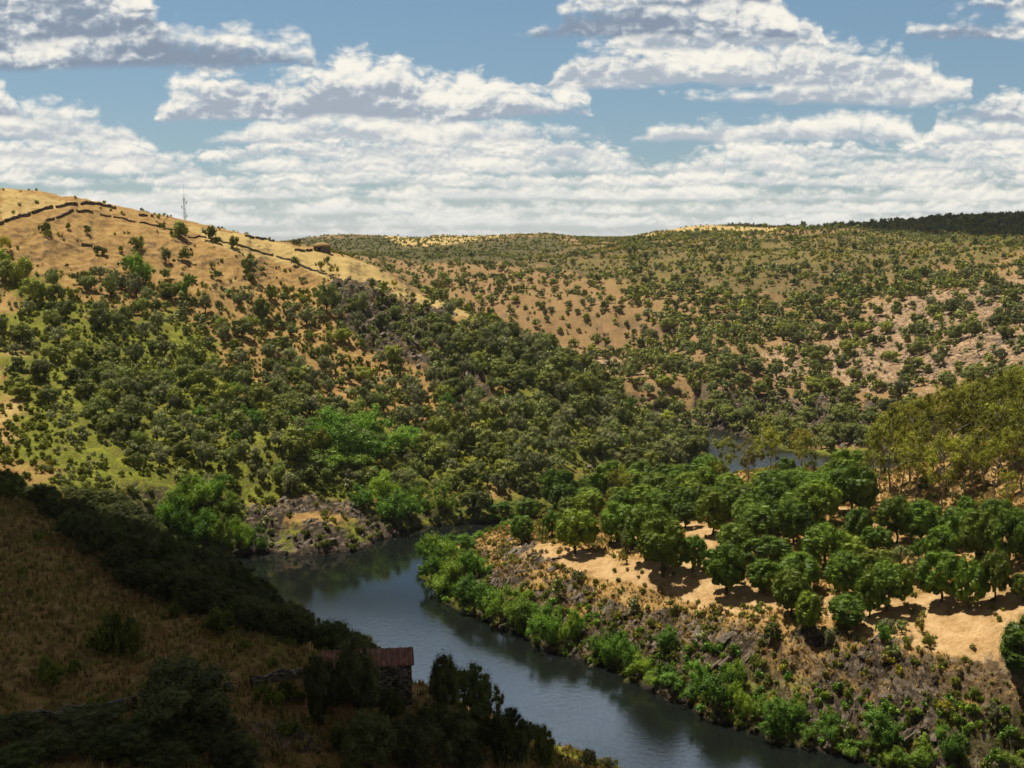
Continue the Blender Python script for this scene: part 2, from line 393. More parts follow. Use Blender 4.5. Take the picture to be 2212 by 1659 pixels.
H += gull * (0.5 + 1.6 * amp) * FR * (~RIGHT) * FD
H += 0.35 * fbm(GX / 7, GY / 7, 3, 31) * FR + 0.10 * fbm(GX / 1.6, GY / 1.6, 2, 35)
# cattle terraces on the dry slope of the left hill
terr = mask(D((0,480),(200,450),(600,530),(940,650),(700,650),(300,640),(0,600)), 20, 20, 95) * inleft
ph = H0 / 2.3 + 1.7 * fbm(GX / 30, GY / 30, 4, 97)
H += terr * 0.42 * (np.abs((ph % 1) - 0.5) * 2) ** 2.2
# tilted slate: blocks in bands rising to the right
def strata(x, y):
    q = x * 0.80 - y * 0.60; p = x * 0.60 + y * 0.80
    n = fbm(p / 3.6 + 3, q / 1.5, 3, 41, ridged=True)
    m = fbm(p / 13, q / 6, 2, 43)
    return n, m
sn, sm = strata(GX + 1.2 * perlin(GX / 5, GY / 5, 47), GY)
st = np.floor((sn * 0.8 + sm * 1.4) * 2.6) / 2.6
H += rockm * (st * 0.75 + sn * 0.35) * np.where(scree > .3, .55, 1.0)
H += (crag * (2.2 * fbm(GX / 9, GY / 9, 3, 48, ridged=True))) + fbank * 1.6 * fbm(GX / 8, GY / 8, 3, 49, ridged=True)
# --- river banks
dist = -SD
bank = 0.15 + np.maximum(dist, 0) * 0.55
wbl = sstep(1, 17, dist)
for _ in range(4):
    H = raise_crest(H, np.interp(cu, cr_u, cr_v), crest_r, 60, 40, 80, 705)
H = np.where((GR > crest_r[:, None] + 35) & (GR < 900) & (cu < 300)[:, None], np.minimum(H, CAMZ + (240 - np.interp(cu, cr_u, cr_v) - 5)[:, None] / FPX * GR * np.cos(AZ)[:, None] - (GR - crest_r[:, None] - 35) * .03), H)
back_ = (GR - crest_r[:, None] - 28); drop = np.where((cu < 705)[:, None] & (back_ > 0), np.clip(back_ * .30, 0, 26) * sstep(230, 90, back_), 0) * sstep(705, 640, cu)[:, None] * (GR < 760)
H = np.where(drop > 0, np.maximum(H - drop, np.minimum(H, 4 + 0.02 * GR)), H)
fs_u = [260, 285, 330, 352, 395, 420, 440, 470, 545, 575, 600, 622, 640, 690, 740, 775, 800, 850, 920, 1024, 1100]
fs_v = [241, 241, 235, 234, 236, 238, 235, 236, 233, 236.5, 237.5, 237, 234.5, 226, 223.5, 226.5, 228.5, 225, 219.5, 214.5, 212]
for _ in range(4):
    H = raise_crest(H, np.interp(cu, fs_u, fs_v), np.interp(cu, [250, 600, 1024], [1350, 1250, 1000]) / np.cos(AZ), 330, 500, 150, 1300, 255)
Hl = np.maximum(H, 0.35 + 0.02 * np.maximum(dist, 0))
H = np.where(dist < 0, np.maximum(-3.0, dist * 0.5), np.minimum(bank, Hl) * (1 - wbl) + Hl * wbl + rockm * 0.35 * (1 - wbl) * sn)
H = np.where(GR > 1900, np.minimum(H, 71 - (GR - 1900) * .0005), H)
# the little terrace the stone hut stands on
hx, hy, hz = at(372, 706, 110)
tr = sstep(11, 6.5, np.hypot(GX - hx, (GY - hy)))
H = H * (1 - tr) + hz * tr
GU, GV = project(GX, GY, H)

def bil(G, x, y):
    a = np.arctan2(x, y); r = np.hypot(x, y)
    fa = np.clip((a - AZ[0]) / (AZ[1] - AZ[0]), 0, NA - 1.001); fr = np.clip(np.interp(r, RR, np.arange(NR)), 0, NR - 1.001)
    i = fa.astype(int); j = fr.astype(int); p = fa - i; q = fr - j
    return (G[i, j] * (1 - p) + G[i + 1, j] * p) * (1 - q) + (G[i, j + 1] * (1 - p) + G[i + 1, j + 1] * p) * q
def height(x, y): return bil(H, np.asarray(x, float), np.asarray(y, float))
ELEV = (H - CAMZ) / GR
RMAX = np.maximum.accumulate(ELEV, axis=1)      # the skyline so far, along every ray
def seen(x, y, z, slack=0.0):
    """how far above the nearer ground's skyline a point stands, in metres"""
    r = np.hypot(x, y); return (z - CAMZ) - bil(RMAX, x, y) * np.maximum(r - 1.0, 1) + slack
def hit(u, v):
    """where the ray of picture point (u, v) meets the ground"""
    x1, y1, z1 = at(u, v, 100.0)
    a = math.atan2(x1, y1); s = (z1 - CAMZ) / math.hypot(x1, y1)
    i = int(round(np.clip((a - AZ[0]) / (AZ[1] - AZ[0]), 0, NA - 1)))
    j = int(np.argmax(ELEV[i] >= s)) if (ELEV[i] >= s).any() else int(np.argmax(ELEV[i]))
    r = RR[j]; x, y = math.sin(a) * r, math.cos(a) * r
    return x, y, float(height(x, y))

# ------------------------------------------------------------------ meshes and tags
def mesh_np(name, V, F, mats=(), smooth=False, fmat=None, attrs=None):
    """V (n,3); F (m,3) or (m,4); fmat per face; attrs {name: (domain, values)}"""
    me = bpy.data.meshes.new(name); V = np.asarray(V, np.float32); F = np.asarray(F, np.int32)
    k = F.shape[1]
    me.vertices.add(len(V)); me.vertices.foreach_set('co', V.ravel())
    me.loops.add(F.size); me.loops.foreach_set('vertex_index', F.ravel())
    me.polygons.add(len(F)); me.polygons.foreach_set('loop_start', np.arange(0, F.size, k, dtype=np.int32))
    for m in mats: me.materials.append(m)
    if fmat is not None: me.polygons.foreach_set('material_index', np.asarray(fmat, np.int32))
    me.polygons.foreach_set('use_smooth', np.full(len(F), smooth, bool))
    for nme, (dom, val) in (attrs or {}).items():
        at_ = me.attributes.new(nme, 'FLOAT', dom); at_.data.foreach_set('value', np.asarray(val, np.float32))
    me.update(calc_edges=True); return me
def obj(name, me, parent=None, loc=(0, 0, 0)):
    o = bpy.data.objects.new(name, me); C.collection.objects.link(o); o.location = loc
    if parent is not None: o.parent = parent
    return o
def tag(o, label=None, cat=None, group=None, kind=None):
    if label: o['label'] = label
    if cat: o['category'] = cat
    if group: o['group'] = group
    if kind: o['kind'] = kind
    return o

# ------------------------------------------------------------------ materials
def material(name):
    m = bpy.data.materials.new(name); m.use_nodes = True; m.node_tree.nodes.clear()
    t = NT(m.node_tree); out = t.new('ShaderNodeOutputMaterial')
    return m, t, out
def principled(t, out, col, rough=0.9, spec=0.2, nrm=None):
    b = t.new('ShaderNodeBsdfPrincipled'); t.put(b.inputs['Base Color'], col if not isinstance(col, tuple) else col + (1.0,))
    t.put(b.inputs['Roughness'], rough); b.inputs['Specular IOR Level'].default_value = spec
    if nrm is not None: t.l.new(nrm, b.inputs['Normal'])
    t.l.new(b.outputs[0], out.inputs[0]); return b

def ground_material():
    m, t, out = material('ground_earth_grass_and_slate')
    geo = t.new('ShaderNodeNewGeometry'); P = geo.outputs['Position']; N = geo.outputs['True Normal']
    n1 = t.noise(P, 0.05, 5, .6); n2 = t.noise(P, 0.35, 6, .65); n3 = t.noise(P, 1.8, 4, .65); n4 = t.noise(P, 7.0, 3, .6)
    dry = t.ramp(t.m('ADD', t.m('MULTIPLY', n2, .6), t.m('MULTIPLY', n3, .4)), [(.32, (.12, .070, .024)), (.46, (.29, .175, .062)), (.56, (.39, .25, .095)), (.7, (.50, .37, .17))])
    yel = t.ramp(t.m('ADD', t.m('MULTIPLY', n2, .5), t.m('MULTIPLY', n3, .5)), [(.3, (.30, .20, .075)), (.6, (.50, .37, .15)), (.75, (.60, .49, .26))])
    grn = t.ramp(t.m('ADD', t.m('MULTIPLY', n2, .5), t.m('MULTIPLY', n3, .5)), [(.3, (.025, .036, .008)), (.48, (.120, .140, .018)), (.62, (.27, .27, .036)), (.75, (.42, .36, .09))])
    san = t.ramp(t.m('ADD', t.m('MULTIPLY', n2, .55), t.m('MULTIPLY', n3, .45)), [(.3, (.22, .125, .050)), (.45, (.39, .245, .11)), (.60, (.53, .365, .19)), (.78, (.62, .47, .29))])
    far = t.ramp(t.m('ADD', t.m('MULTIPLY', n2, .6), t.m('MULTIPLY', n4, .4)), [(.3, (.11, .080, .034)), (.45, (.26, .160, .070)), (.6, (.38, .24, .12)), (.75, (.50, .34, .19))])
    v1 = t.new('ShaderNodeTexVoronoi', feature='F1'); t.l.new(t.v('MULTIPLY', P, (1, .6, 2.2)), v1.inputs['Vector']); v1.inputs['Scale'].default_value = 0.9
    rk = t.ramp(t.m('ADD', t.m('MULTIPLY', n3, .6), t.m('MULTIPLY', t.xyz(v1.outputs['Color'])[0], .35)), [(.2, (.018, .015, .012)), (.42, (.055, .042, .031)), (.6, (.125, .098, .072)), (.78, (.30, .25, .20))])
    scr = t.ramp(t.m('ADD', t.m('MULTIPLY', n3, .6), t.m('MULTIPLY', t.xyz(v1.outputs['Color'])[1], .35)), [(.2, (.12, .08, .05)), (.45, (.29, .19, .11)), (.62, (.42, .29, .18)), (.8, (.55, .43, .31))])
    def soft(a, lo=.35, hi=.65, w=.35):     # break a mask's edge with noise
        return t.rng(t.m('ADD', t.attr(a), t.m('MULTIPLY', t.m('SUBTRACT', n2, .5), w * 2)), lo, hi, 0, 1, True)
    c = t.mix(soft('farland', .3, .7, .2), dry, far)
    heath = t.ramp(t.m('ADD', t.m('MULTIPLY', n2, .5), t.m('MULTIPLY', n4, .5)), [(.3, (.030, .030, .014)), (.5, (.085, .080, .032)), (.68, (.17, .135, .055))])
    c = t.mix(soft('heath', .25, .8, .9), c, heath)
    c = t.mix(soft('pale'), c, yel)
    c = t.mix(soft('green', .3, .8, .8), c, grn)
    c = t.mix(soft('sand', .35, .75, .9), c, san)
    c = t.mix(soft('scree', .35, .7, .8), c, scr)
    nz = t.xyz(N)[2]
    steep = t.rng(nz, .86, .68, 0, 1)
    rockf = t.m('MAXIMUM', t.m('MULTIPLY', soft('rock', .35, .6, .7), t.rng(nz, .985, .93, .25, 1)), t.m('MULTIPLY', steep, .8))
    c = t.mix(rockf, c, rk)
    wet = t.rng(t.xyz(P)[2], .2, .9, .35, 1)
    c = t.mix(1.0, c, t.comb(wet, wet, wet), 'MULTIPLY')
    b = t.bump(t.m('ADD', t.m('MULTIPLY', n3, .7), t.m('MULTIPLY', n4, .35)), .8, .5)
    principled(t, out, c, .95, .1, b); return m

def water_material():
    m, t, out = material('river_water')
    P = t.new('ShaderNodeNewGeometry').outputs['Position']
    Q = t.v('MULTIPLY', P, (1, 1, 1))
    h = t.m('ADD', t.m('MULTIPLY', t.noise(Q, .9, 4, .6), .6), t.m('MULTIPLY', t.noise(Q, 3.4, 3, .6), .4))
    calm = t.noise(P, .018, 2, .5)
    h = t.m('MULTIPLY', h, t.rng(t.xyz(P)[1], 340.0, 400.0, 1, 3.5))
    b = t.new('ShaderNodeBump'); t.l.new(h, b.inputs['Height']); b.inputs['Distance'].default_value = .16
    t.l.new(t.m('ADD', t.m('MULTIPLY', t.rng(calm, .35, .65, .2, .8), t.rng(t.xyz(P)[1], 205.0, 250.0, .5, .07)), t.rng(t.xyz(P)[1], 330.0, 400.0, 0, .6)), b.inputs['Strength'])
    p = principled(t, out, (.007, .009, .008), .05, 1.0, b.outputs[0]); p.inputs['IOR'].default_value = 1.333
    return m

def leaf_material(name, dark, light, hue2=None, trans=.16, gloss=0.25):
    """dark..light by clump, hue2 = a second colour some plants lean to"""
    m, t, out = material(name)
    oi = t.new('ShaderNodeObjectInfo').outputs['Random']
    P = t.new('ShaderNodeNewGeometry').outputs['Position']
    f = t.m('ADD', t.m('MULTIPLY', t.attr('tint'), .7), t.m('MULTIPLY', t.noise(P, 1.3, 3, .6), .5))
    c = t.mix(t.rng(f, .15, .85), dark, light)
    if hue2:
        hh = t.m('FRACT', t.m('ADD', t.attr('hue'), oi))
        c = t.mix(t.rng(hh, .45, 1.0, 0, .85), c, t.mix(t.attr('tint'), tuple(a * .55 for a in hue2), hue2))
    val = t.m('FRACT', t.m('MULTIPLY', t.m('ADD', t.attr('hue'), oi), 7.31))
    k = t.rng(val, 0, 1, .62, 1.38)
    c = t.mix(1.0, c, t.comb(k, k, k), 'MULTIPLY')
    d = t.new('ShaderNodeBsdfDiffuse'); t.l.new(c, d.inputs[0])
    tr = t.new('ShaderNodeBsdfTranslucent'); t.l.new(t.mix(1.0, c, (1.25, 1.3, .6), 'MULTIPLY'), tr.inputs[0])
    s1 = t.new('ShaderNodeMixShader'); s1.inputs[0].default_value = trans
    t.l.new(d.outputs[0], s1.inputs[1]); t.l.new(tr.outputs[0], s1.inputs[2])
    g = t.new('ShaderNodeBsdfGlossy'); g.inputs['Roughness'].default_value = .5; g.inputs[0].default_value = (.9, .95, 1, 1)
    s2 = t.new('ShaderNodeMixShader'); s2.inputs[0].default_value = .06 * gloss
    t.l.new(s1.outputs[0], s2.inputs[1]); t.l.new(g.outputs[0], s2.inputs[2])
    t.l.new(s2.outputs[0], out.inputs[0]); return m
def bark_material(name, c1, c2, scale=3.0):
    m, t, out = material(name)
    P = t.new('ShaderNodeTexCoord').outputs['Object']
    n = t.noise(t.v('MULTIPLY', P, (3, 3, .8)), scale, 4, .65)
    principled(t, out, t.ramp(n, [(.3, c1), (.7, c2)]), .9, .15, t.bump(n, .8, .05)); return m
def stone_material(name, cols, mort=(.03, .025, .02), scale=2.4):
    m, t, out = material(name)
    P = t.new('ShaderNodeTexCoord').outputs['Object']
    Q = t.v('MULTIPLY', P, (1, 1, 2.4))
    v = t.new('ShaderNodeTexVoronoi', feature='F1'); t.l.new(Q, v.inputs['Vector']); v.inputs['Scale'].default_value = scale
    e = t.new('ShaderNodeTexVoronoi', feature='DISTANCE_TO_EDGE'); t.l.new(Q, e.inputs['Vector']); e.inputs['Scale'].default_value = scale
    n = t.noise(P, 6, 4, .6)
    c = t.ramp(t.m('ADD', t.m('MULTIPLY', t.xyz(v.outputs['Color'])[0], .6), t.m('MULTIPLY', n, .4)), [(.2, cols[0]), (.5, cols[1]), (.8, cols[2])])
    j = t.rng(e.outputs['Distance'], .0, .09)
    c = t.mix(j, mort, c)
    principled(t, out, c, .9, .2, t.bump(t.m('ADD', j, t.m('MULTIPLY', n, .3)), .9, .12)); return m

M_ground = ground_material(); M_water = water_material()
M_pine = leaf_material('pine_needles', (.013, .030, .004), (.165, .265, .022), (.225, .280, .026))
M_oak = leaf_material('holm_oak_leaves', (.018, .026, .008), (.270, .300, .075), (.335, .360, .048))
M_olive = leaf_material('olive_leaves', (.024, .032, .014), (.390, .400, .185), (.260, .330, .060))
M_bright = leaf_material('willow_leaves', (.018, .050, .006), (.190, .350, .045), (.300, .390, .040), .25)
M_scrub = leaf_material('scrub_leaves', (.024, .036, .006), (.210, .240, .034), (.310, .315, .050))
M_broom = leaf_material('broom_flowers', (.12, .12, .012), (.44, .38, .03), (.30, .27, .03))
M_euc = leaf_material('eucalyptus_leaves', (.050, .056, .009), (.340, .350, .038), (.400, .310, .045), .28)
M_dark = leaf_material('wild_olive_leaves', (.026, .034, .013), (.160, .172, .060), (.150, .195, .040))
M_dry = leaf_material('dry_grass_blades', (.16, .095, .035), (.46, .32, .14), (.30, .30, .08))
M_bark = bark_material('bark_brown', (.035, .026, .020), (.13, .10, .075))
M_pale = bark_material('bark_pale', (.14, .12, .10), (.46, .42, .36))
M_stone = stone_material('stone_wall', ((.07, .058, .048), (.19, .155, .12), (.42, .36, .29)))
M_dstone = stone_material('dry_stones', ((.05, .04, .03), (.14, .11, .08), (.34, .28, .21)), scale=2)

# ------------------------------------------------------------------ the ground and the river
def masks():
    inl = inleft.astype(float)
    green = mask(D((0,560),(200,640),(420,680),(520,820),(700,900),(1000,900),(1230,800),(1500,950),(1530,1000),(1100,1080),(800,1130),(560,1230),(300,1170),(0,1000)), 25, 30, 110) * inl * .80
    green *= 1 - .85 * mask(D((560,640),(860,700),(1000,900),(900,880),(800,800),(640,760)), 15, 20, 111)
    green = np.maximum(green, .75 * mask(D((1000,660),(1120,700),(1330,810),(1510,940),(1400,1000),(1200,900),(1000,800)), 8, 14, 119) * inl)
    green = np.maximum(green, .40 * mask(D((1200,560),(1700,490),(2212,470),(2212,600),(1900,580),(1500,620),(1300,640)), 15, 25, 112) * FARH)
    green *= 1 - .75 * head
    green = np.maximum(green, sstep(14, 3, dist) * .95)
    green = np.maximum(green, .5 * mask(D((380,1320),(640,1400),(620,1460),(440,1400)), 8, 8, 113) * NEAR)
    sand = mask(D((1120,1170),(1250,1185),(1420,1210),(1500,1140),(1560,1150),(1560,1230),(1700,1290),(1900,1290),(2240,1240),(2240,1520),(2100,1430),(1950,1390),(1780,1330),(1540,1310),(1330,1260),(1210,1225),(1100,1200)), 7, 9, 120) * RIGHT
    sand = np.maximum(sand, .95 * mask(D((1470,1120),(1560,1130),(1560,1180),(1480,1180)), 5, 4, 121) * RIGHT)
    sand = np.maximum(sand, 1.0 * sstep(3.4, 1.4, line_d(GU, GV, D((1780,1060),(1810,1098),(1860,1112),(1905,1132),(1960,1150)))) * RIGHT)
    sand = np.maximum(sand, .40 * mask(D((1780,1020),(1960,1000),(2240,960),(2240,1250),(1900,1260),(1850,1120)), 10, 15, 122) * RIGHT)
    pale = 1.2 * mask(D((380,488),(560,514),(700,545),(850,590),(1000,655),(1110,700),(960,678),(760,612),(590,562),(470,532)), 5, 6, 130) * inl
    pale = np.maximum(pale, mask(D((0,400),(180,438),(60,470),(0,484)), 4, 3, 131) * inl * .6)
    pale = np.maximum(pale, mask(D((0,640),(180,760),(260,860),(230,960),(60,1000),(0,960)), 16, 20, 132) * inl * .6)
    pale = np.maximum(pale, .9 * mask(D((1360,506),(1400,490),(1480,478),(1640,478),(1710,494),(1640,508),(1500,512),(1420,520)), 3, 3, 133) * FARH)
    pale = np.maximum(pale, .9 * mask(D((820,508),(1000,502),(1120,505),(960,530),(870,532)), 3, 3, 134) * FARH)
    pale = np.maximum(pale, 0.45 * mask(D((0,1080),(200,1200),(420,1330),(380,1400),(150,1300),(0,1200)), 14, 12, 135) * NEAR)
    heath = .62 * mask(D((1000,520),(1400,505),(1700,492),(2212,464),(2240,560),(2000,600),(1700,660),(1350,620),(1100,590)), 14, 18, 140) * FARH
    heath = np.maximum(heath, .85 * mask(D((600,515),(830,505),(880,530),(1000,520),(1200,505),(1250,540),(1100,570),(900,570),(820,560),(700,545)), 6, 6, 141) * FARH)
    heath = np.maximum(heath, 1.0 * mask(D((1780,488),(1900,476),(2240,462),(2240,510),(2050,530),(1900,505)), 5, 5, 142) * FARH)
    heath = np.maximum(heath, .35 * FARH)
    return dict(heath=heath, green=green, sand=sand, rock=np.clip(rockm + nrock, 0, 1), scree=np.clip(scree + nrock * .7, 0, 1), pale=pale, farland=FARH.astype(float) * sstep(0, 1, GR / 500))
MK = masks()
def build_ground():
    V = np.stack([GX, GY, H], -1).reshape(-1, 3)
    i = np.arange(NA - 1)[:, None] * NR; j = np.arange(NR - 1)[None]
    a = (i + j).ravel(); F = np.stack([a, a + NR, a + NR + 1, a + 1], 1)
    me = mesh_np('ground', V, F, [M_ground], True, None, {k: ('POINT', v.ravel()) for k, v in MK.items()})
    tag(obj('ground', me), kind='structure')
    w = mesh_np('river', [(-400, 10, 0), (700, 10, 0), (700, 620, 0), (-400, 620, 0)], [(0, 1, 2, 3)], [M_water])
    tag(obj('river', w), kind='structure')
build_ground()

# ------------------------------------------------------------------ plants: prototypes
def cube_sphere(n=2):
    V = []; F = []
    g = np.linspace(-1, 1, n + 1)
    for ax in range(3):
        for sgn in (-1, 1):
            b = len(V)
            for i in range(n + 1):
                for j in range(n + 1):
                    p = [0, 0, 0]; p[ax] = sgn; p[(ax + 1) % 3] = g[i] * sgn; p[(ax + 2) % 3] = g[j]
                    V.append(p)
            for i in range(n):
                for j in range(n):
                    a = b + i * (n + 1) + j; F.append((a, a + n + 1, a + n + 2, a + 1))
    V = np.array(V, float); V /= np.linalg.norm(V, axis=1)[:, None]
    return V, np.array(F)
CS = {n: cube_sphere(n) for n in (1, 2, 3)}
def foliage(R_, clumps, n_leaf, size, core=.62, aspect=.55, up=.25, cs=2, spread=.22):
    """clumps (k,5): x y z radius squash. Leaf-sized faces over each clump, a dense heart inside it."""
    Vs, Fs, Ts = [], [], []; base = 0
    cv, cf = CS[cs]
    for (cx, cy, cz, r, sq) in clumps:
        tint = R_.uniform(.15, .95)
        n = max(6, int(n_leaf * R_.uniform(.8, 1.2)))
        d = R_.normal(size=(n, 3)); d[:, 2] += up; d /= np.linalg.norm(d, axis=1)[:, None]
        rad = r * (1 + spread * R_.normal(size=n))[:, None]
        p = d * rad * np.array([1, 1, sq]) + np.array([cx, cy, cz])
        nn = d + .42 * R_.normal(size=(n, 3)); nn /= np.linalg.norm(nn, axis=1)[:, None]
        a = np.cross(nn, R_.normal(size=(n, 3))); a /= np.linalg.norm(a, axis=1)[:, None] + 1e-9
        b = np.cross(nn, a); s = (size * R_.uniform(.55, 1.35, size=n))[:, None]
        q = np.stack([p - a * s, p - b * s * aspect, p + a * s, p + b * s * aspect], 1).reshape(-1, 3)
        Vs.append(q); Fs.append(base + np.arange(4 * n).reshape(-1, 4)); base += 4 * n
        Ts.append(np.clip(tint + .25 * R_.normal(size=n), 0, 1))
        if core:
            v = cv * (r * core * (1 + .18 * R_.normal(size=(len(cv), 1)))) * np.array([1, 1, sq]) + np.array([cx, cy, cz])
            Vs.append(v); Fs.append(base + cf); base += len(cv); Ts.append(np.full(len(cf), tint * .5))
    return np.concatenate(Vs), np.concatenate(Fs), np.concatenate(Ts)
def tubes(paths, sides=6):
    """paths: lists of (x, y, z, radius)"""
    Vs, Fs = [], []; base = 0
    for path in paths:
        P = np.array(path, float)
        for k in range(len(P)):
            t = P[min(k + 1, len(P) - 1), :3] - P[max(k - 1, 0), :3]; t /= np.linalg.norm(t) + 1e-9
            a = np.cross(t, (0.3, 1, 0.1)); a /= np.linalg.norm(a) + 1e-9; b = np.cross(t, a)
            an = np.arange(sides) * 2 * np.pi / sides
            Vs.append(P[k, :3] + P[k, 3] * (np.cos(an)[:, None] * a + np.sin(an)[:, None] * b))
        for k in range(len(P) - 1):
            for i in range(sides):
                j = (i + 1) % sides; Fs.append((base + k * sides + i, base + k * sides + j, base + (k + 1) * sides + j, base + (k + 1) * sides + i))
        base += sides * len(P)
    return np.concatenate(Vs), np.array(Fs)
def limb(R_, a, b, r0, r1, wob=.12, n=5):
    a, b = np.array(a, float), np.array(b, float); L = np.linalg.norm(b - a); out = []
    for i in range(n):
        t = i / (n - 1); p = a * (1 - t) + b * t + (R_.normal(size=3) * wob * L * .3 if 0 < i < n - 1 else 0)
        out.append((*p, r0 * (1 - t) + r1 * t))
    return out

def dome(R_, k, rx, rz, z0, r, low=-.35, fill=.55, sq=.8, ecc=.25):
    """clump centres spread over and inside a lumpy dome"""
    out = []; ph = R_.uniform(0, 6.28, 3); lob = R_.uniform(.7, 1.12, 7)
    for i in range(k):
        d = R_.normal(size=3); d[2] = d[2] * .8 + .35; d /= np.linalg.norm(d)
        if d[2] < low: d[2] = low + .2 * R_.random()
        an = math.atan2(d[1], d[0]); l = lob[int((an + math.pi) / 6.2832 * 6.999)] * (1 + ecc * math.sin(2 * an + ph[0]) * .5)
        m = (fill + (1 - fill) * R_.random() ** .5)
        rr = r * R_.uniform(.65, 1.3)
        out.append((d[0] * (rx - rr * .6) * m * l, d[1] * (rx - rr * .6) * m * l, z0 + d[2] * (rz - rr * .5) * m * (.85 + .15 * l), rr, sq))
    return out

PROTO = {}
HU = {}
def proto(kind, i, wood, leaf, mats, hu=.85):
    V1, F1 = wood if wood else (np.zeros((0, 3)), np.zeros((0, 4), int)); V2, F2, T2 = leaf
    if kind != 'eucalyptus':                          # bring the crown to one unit across and hu units high
        sr = .5 / np.percentile(np.hypot(V2[:, 0], V2[:, 1]), 96); sz = hu / np.percentile(V2[:, 2], 99.5)
        V1 = V1 * (sr, sr, sz); V2 = V2 * (sr, sr, sz)
    HU[kind] = hu
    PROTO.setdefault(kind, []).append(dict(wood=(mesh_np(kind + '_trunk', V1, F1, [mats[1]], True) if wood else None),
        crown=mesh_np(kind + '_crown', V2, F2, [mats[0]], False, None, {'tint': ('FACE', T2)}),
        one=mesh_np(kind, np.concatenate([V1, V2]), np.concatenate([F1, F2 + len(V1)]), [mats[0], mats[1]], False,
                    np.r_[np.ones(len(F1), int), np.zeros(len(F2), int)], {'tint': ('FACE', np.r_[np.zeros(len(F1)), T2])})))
# every prototype is one unit across; height is given in the same unit
for i in range(5):                                   # stone pine: short trunk under a broad dense dome
    R_ = np.random.default_rng(100 + i); zc = .47
    cl = dome(R_, 90, .5, .42, zc, .115, -.78, .74, .8, .22)
    w = [limb(R_, (0, 0, -.08), (.02, 0, .34), .032, .026, .15)]
    for k in range(6):
        a = R_.uniform(0, 6.28); w.append(limb(R_, (.01, 0, .24 + .02 * k), (.3 * math.cos(a), .3 * math.sin(a), .48 + .05 * k), .018, .006))
    proto('stone_pine', i, tubes(w), foliage(R_, cl, 165, .0125, .76, .32, .5, 2, .26), (M_pine, M_bark), .88)
for i in range(5):                                   # holm oak: lumpy, nearly to the ground
    R_ = np.random.default_rng(200 + i)
    cl = dome(R_, 34, .5, .40, .36, .15, -.65, .45, .85, .5)
    w = [limb(R_, (0, 0, -.08), (.03, .02, .36), .035, .02)] + [limb(R_, (.01, 0, .15), (.25 * math.cos(a), .25 * math.sin(a), .4), .02, .008) for a in R_.uniform(0, 6.28, 4)]
    proto('holm_oak', i, tubes(w, 5), foliage(R_, cl, 60, .026, .70), (M_oak, M_bark), .8)
for i in range(5):                                   # olive: looser, ragged
    R_ = np.random.default_rng(300 + i)
    cl = dome(R_, 34, .5, .40, .38, .135, -.6, .35, .9, .8)
    w = [limb(R_, (0, 0, -.08), (.04, .02, .3), .04, .025)] + [limb(R_, (.02, 0, .12), (.3 * math.cos(a), .3 * math.sin(a), .45), .024, .008) for a in R_.uniform(0, 6.28, 4)]
    proto('olive_tree', i, tubes(w, 5), foliage(R_, cl, 64, .024, .60, .4, .3, 2, .3), (M_olive, M_bark), .82)
for i in range(4):                                   # riverside willow: upright bright sprays
    R_ = np.random.default_rng(400 + i); cl = []
    for k in range(5):
        a = k * 1.257 + R_.uniform(-.5, .5); rr = R_.uniform(.05, .27); hh = R_.uniform(.6, 1.0)
        for c_ in dome(R_, 10, .26, .34 * hh, .36 * hh, .085, -.9, .4, .95, .9): cl.append((c_[0] + rr * math.cos(a), c_[1] + rr * math.sin(a), c_[2], c_[3], 1.0))
    w = [limb(R_, (0, 0, -.1), (.15 * math.cos(a), .15 * math.sin(a), .34), .02, .006) for a in R_.uniform(0, 6.28, 5)]
    proto('willow_bush', i, tubes(w, 5), foliage(R_, cl, 95, .0165, .5, .45, .35, 2, .35), (M_bright, M_bark), .85)
for i in range(4):                                   # eucalyptus: tall pale stem, airy crown; 1 unit = height
    R_ = np.random.default_rng(500 + i); cl = []; w = [limb(R_, (0, 0, -.03), (.02, .01, .86), .014, .004, .05, 7)]
    for k in range(15):
        z = R_.uniform(.36, .93); a = R_.uniform(0, 6.28); L = R_.uniform(.07, .20) * (1.25 - abs(z - .6) * 1.5)
        e = (L * math.cos(a), L * math.sin(a), z + .08); w.append(limb(R_, (.01, 0, z - .08), e, .006, .002))
        for j in range(3): cl.append((e[0] + R_.normal() * .035, e[1] + R_.normal() * .035, e[2] + R_.normal() * .045, R_.uniform(.030, .072), 1.1))
    proto('eucalyptus', i, tubes(w, 6), foliage(R_, cl, 85, .0125, .45, .35, .3, 2, .4), (M_euc, M_pale))
for i in range(5):                                   # shrub: low rounded bush
    R_ = np.random.default_rng(600 + i)
    cl = dome(R_, 16, .5, .32, .18, .17, -.4, .4, .8, .8)
    proto('shrub', i, None, foliage(R_, cl, 48, .034, .55, .5, .4), (M_scrub, M_bark), .62)
for i in range(4):                                   # nearby wild olive, finer leaves
    R_ = np.random.default_rng(700 + i)
    cl = dome(R_, 96, .5, .44, .36, .095, -.9, .3, .9, .5)
    w = [limb(R_, (0, 0, -.1), (.05, .02, .32), .035, .024, .25)] + [limb(R_, (.03 * math.cos(a), 0, .12), (.33 * math.cos(a), .33 * math.sin(a), .5), .018, .005, .25) for a in R_.uniform(0, 6.28, 7)]
    proto('wild_olive', i, tubes(w, 6), foliage(R_, cl, 120, .0145, .55, .36, .3, 2, .35), (M_dark, M_bark), .85)
for i in range(3):                                   # broom: round, yellow
    R_ = np.random.default_rng(800 + i)
    proto('broom_bush', i, None, foliage(R_, dome(R_, 14, .5, .34, .22, .16, -.3, .4, .8, .5), 44, .030, .5, .4, .5), (M_broom, M_bark), .65)

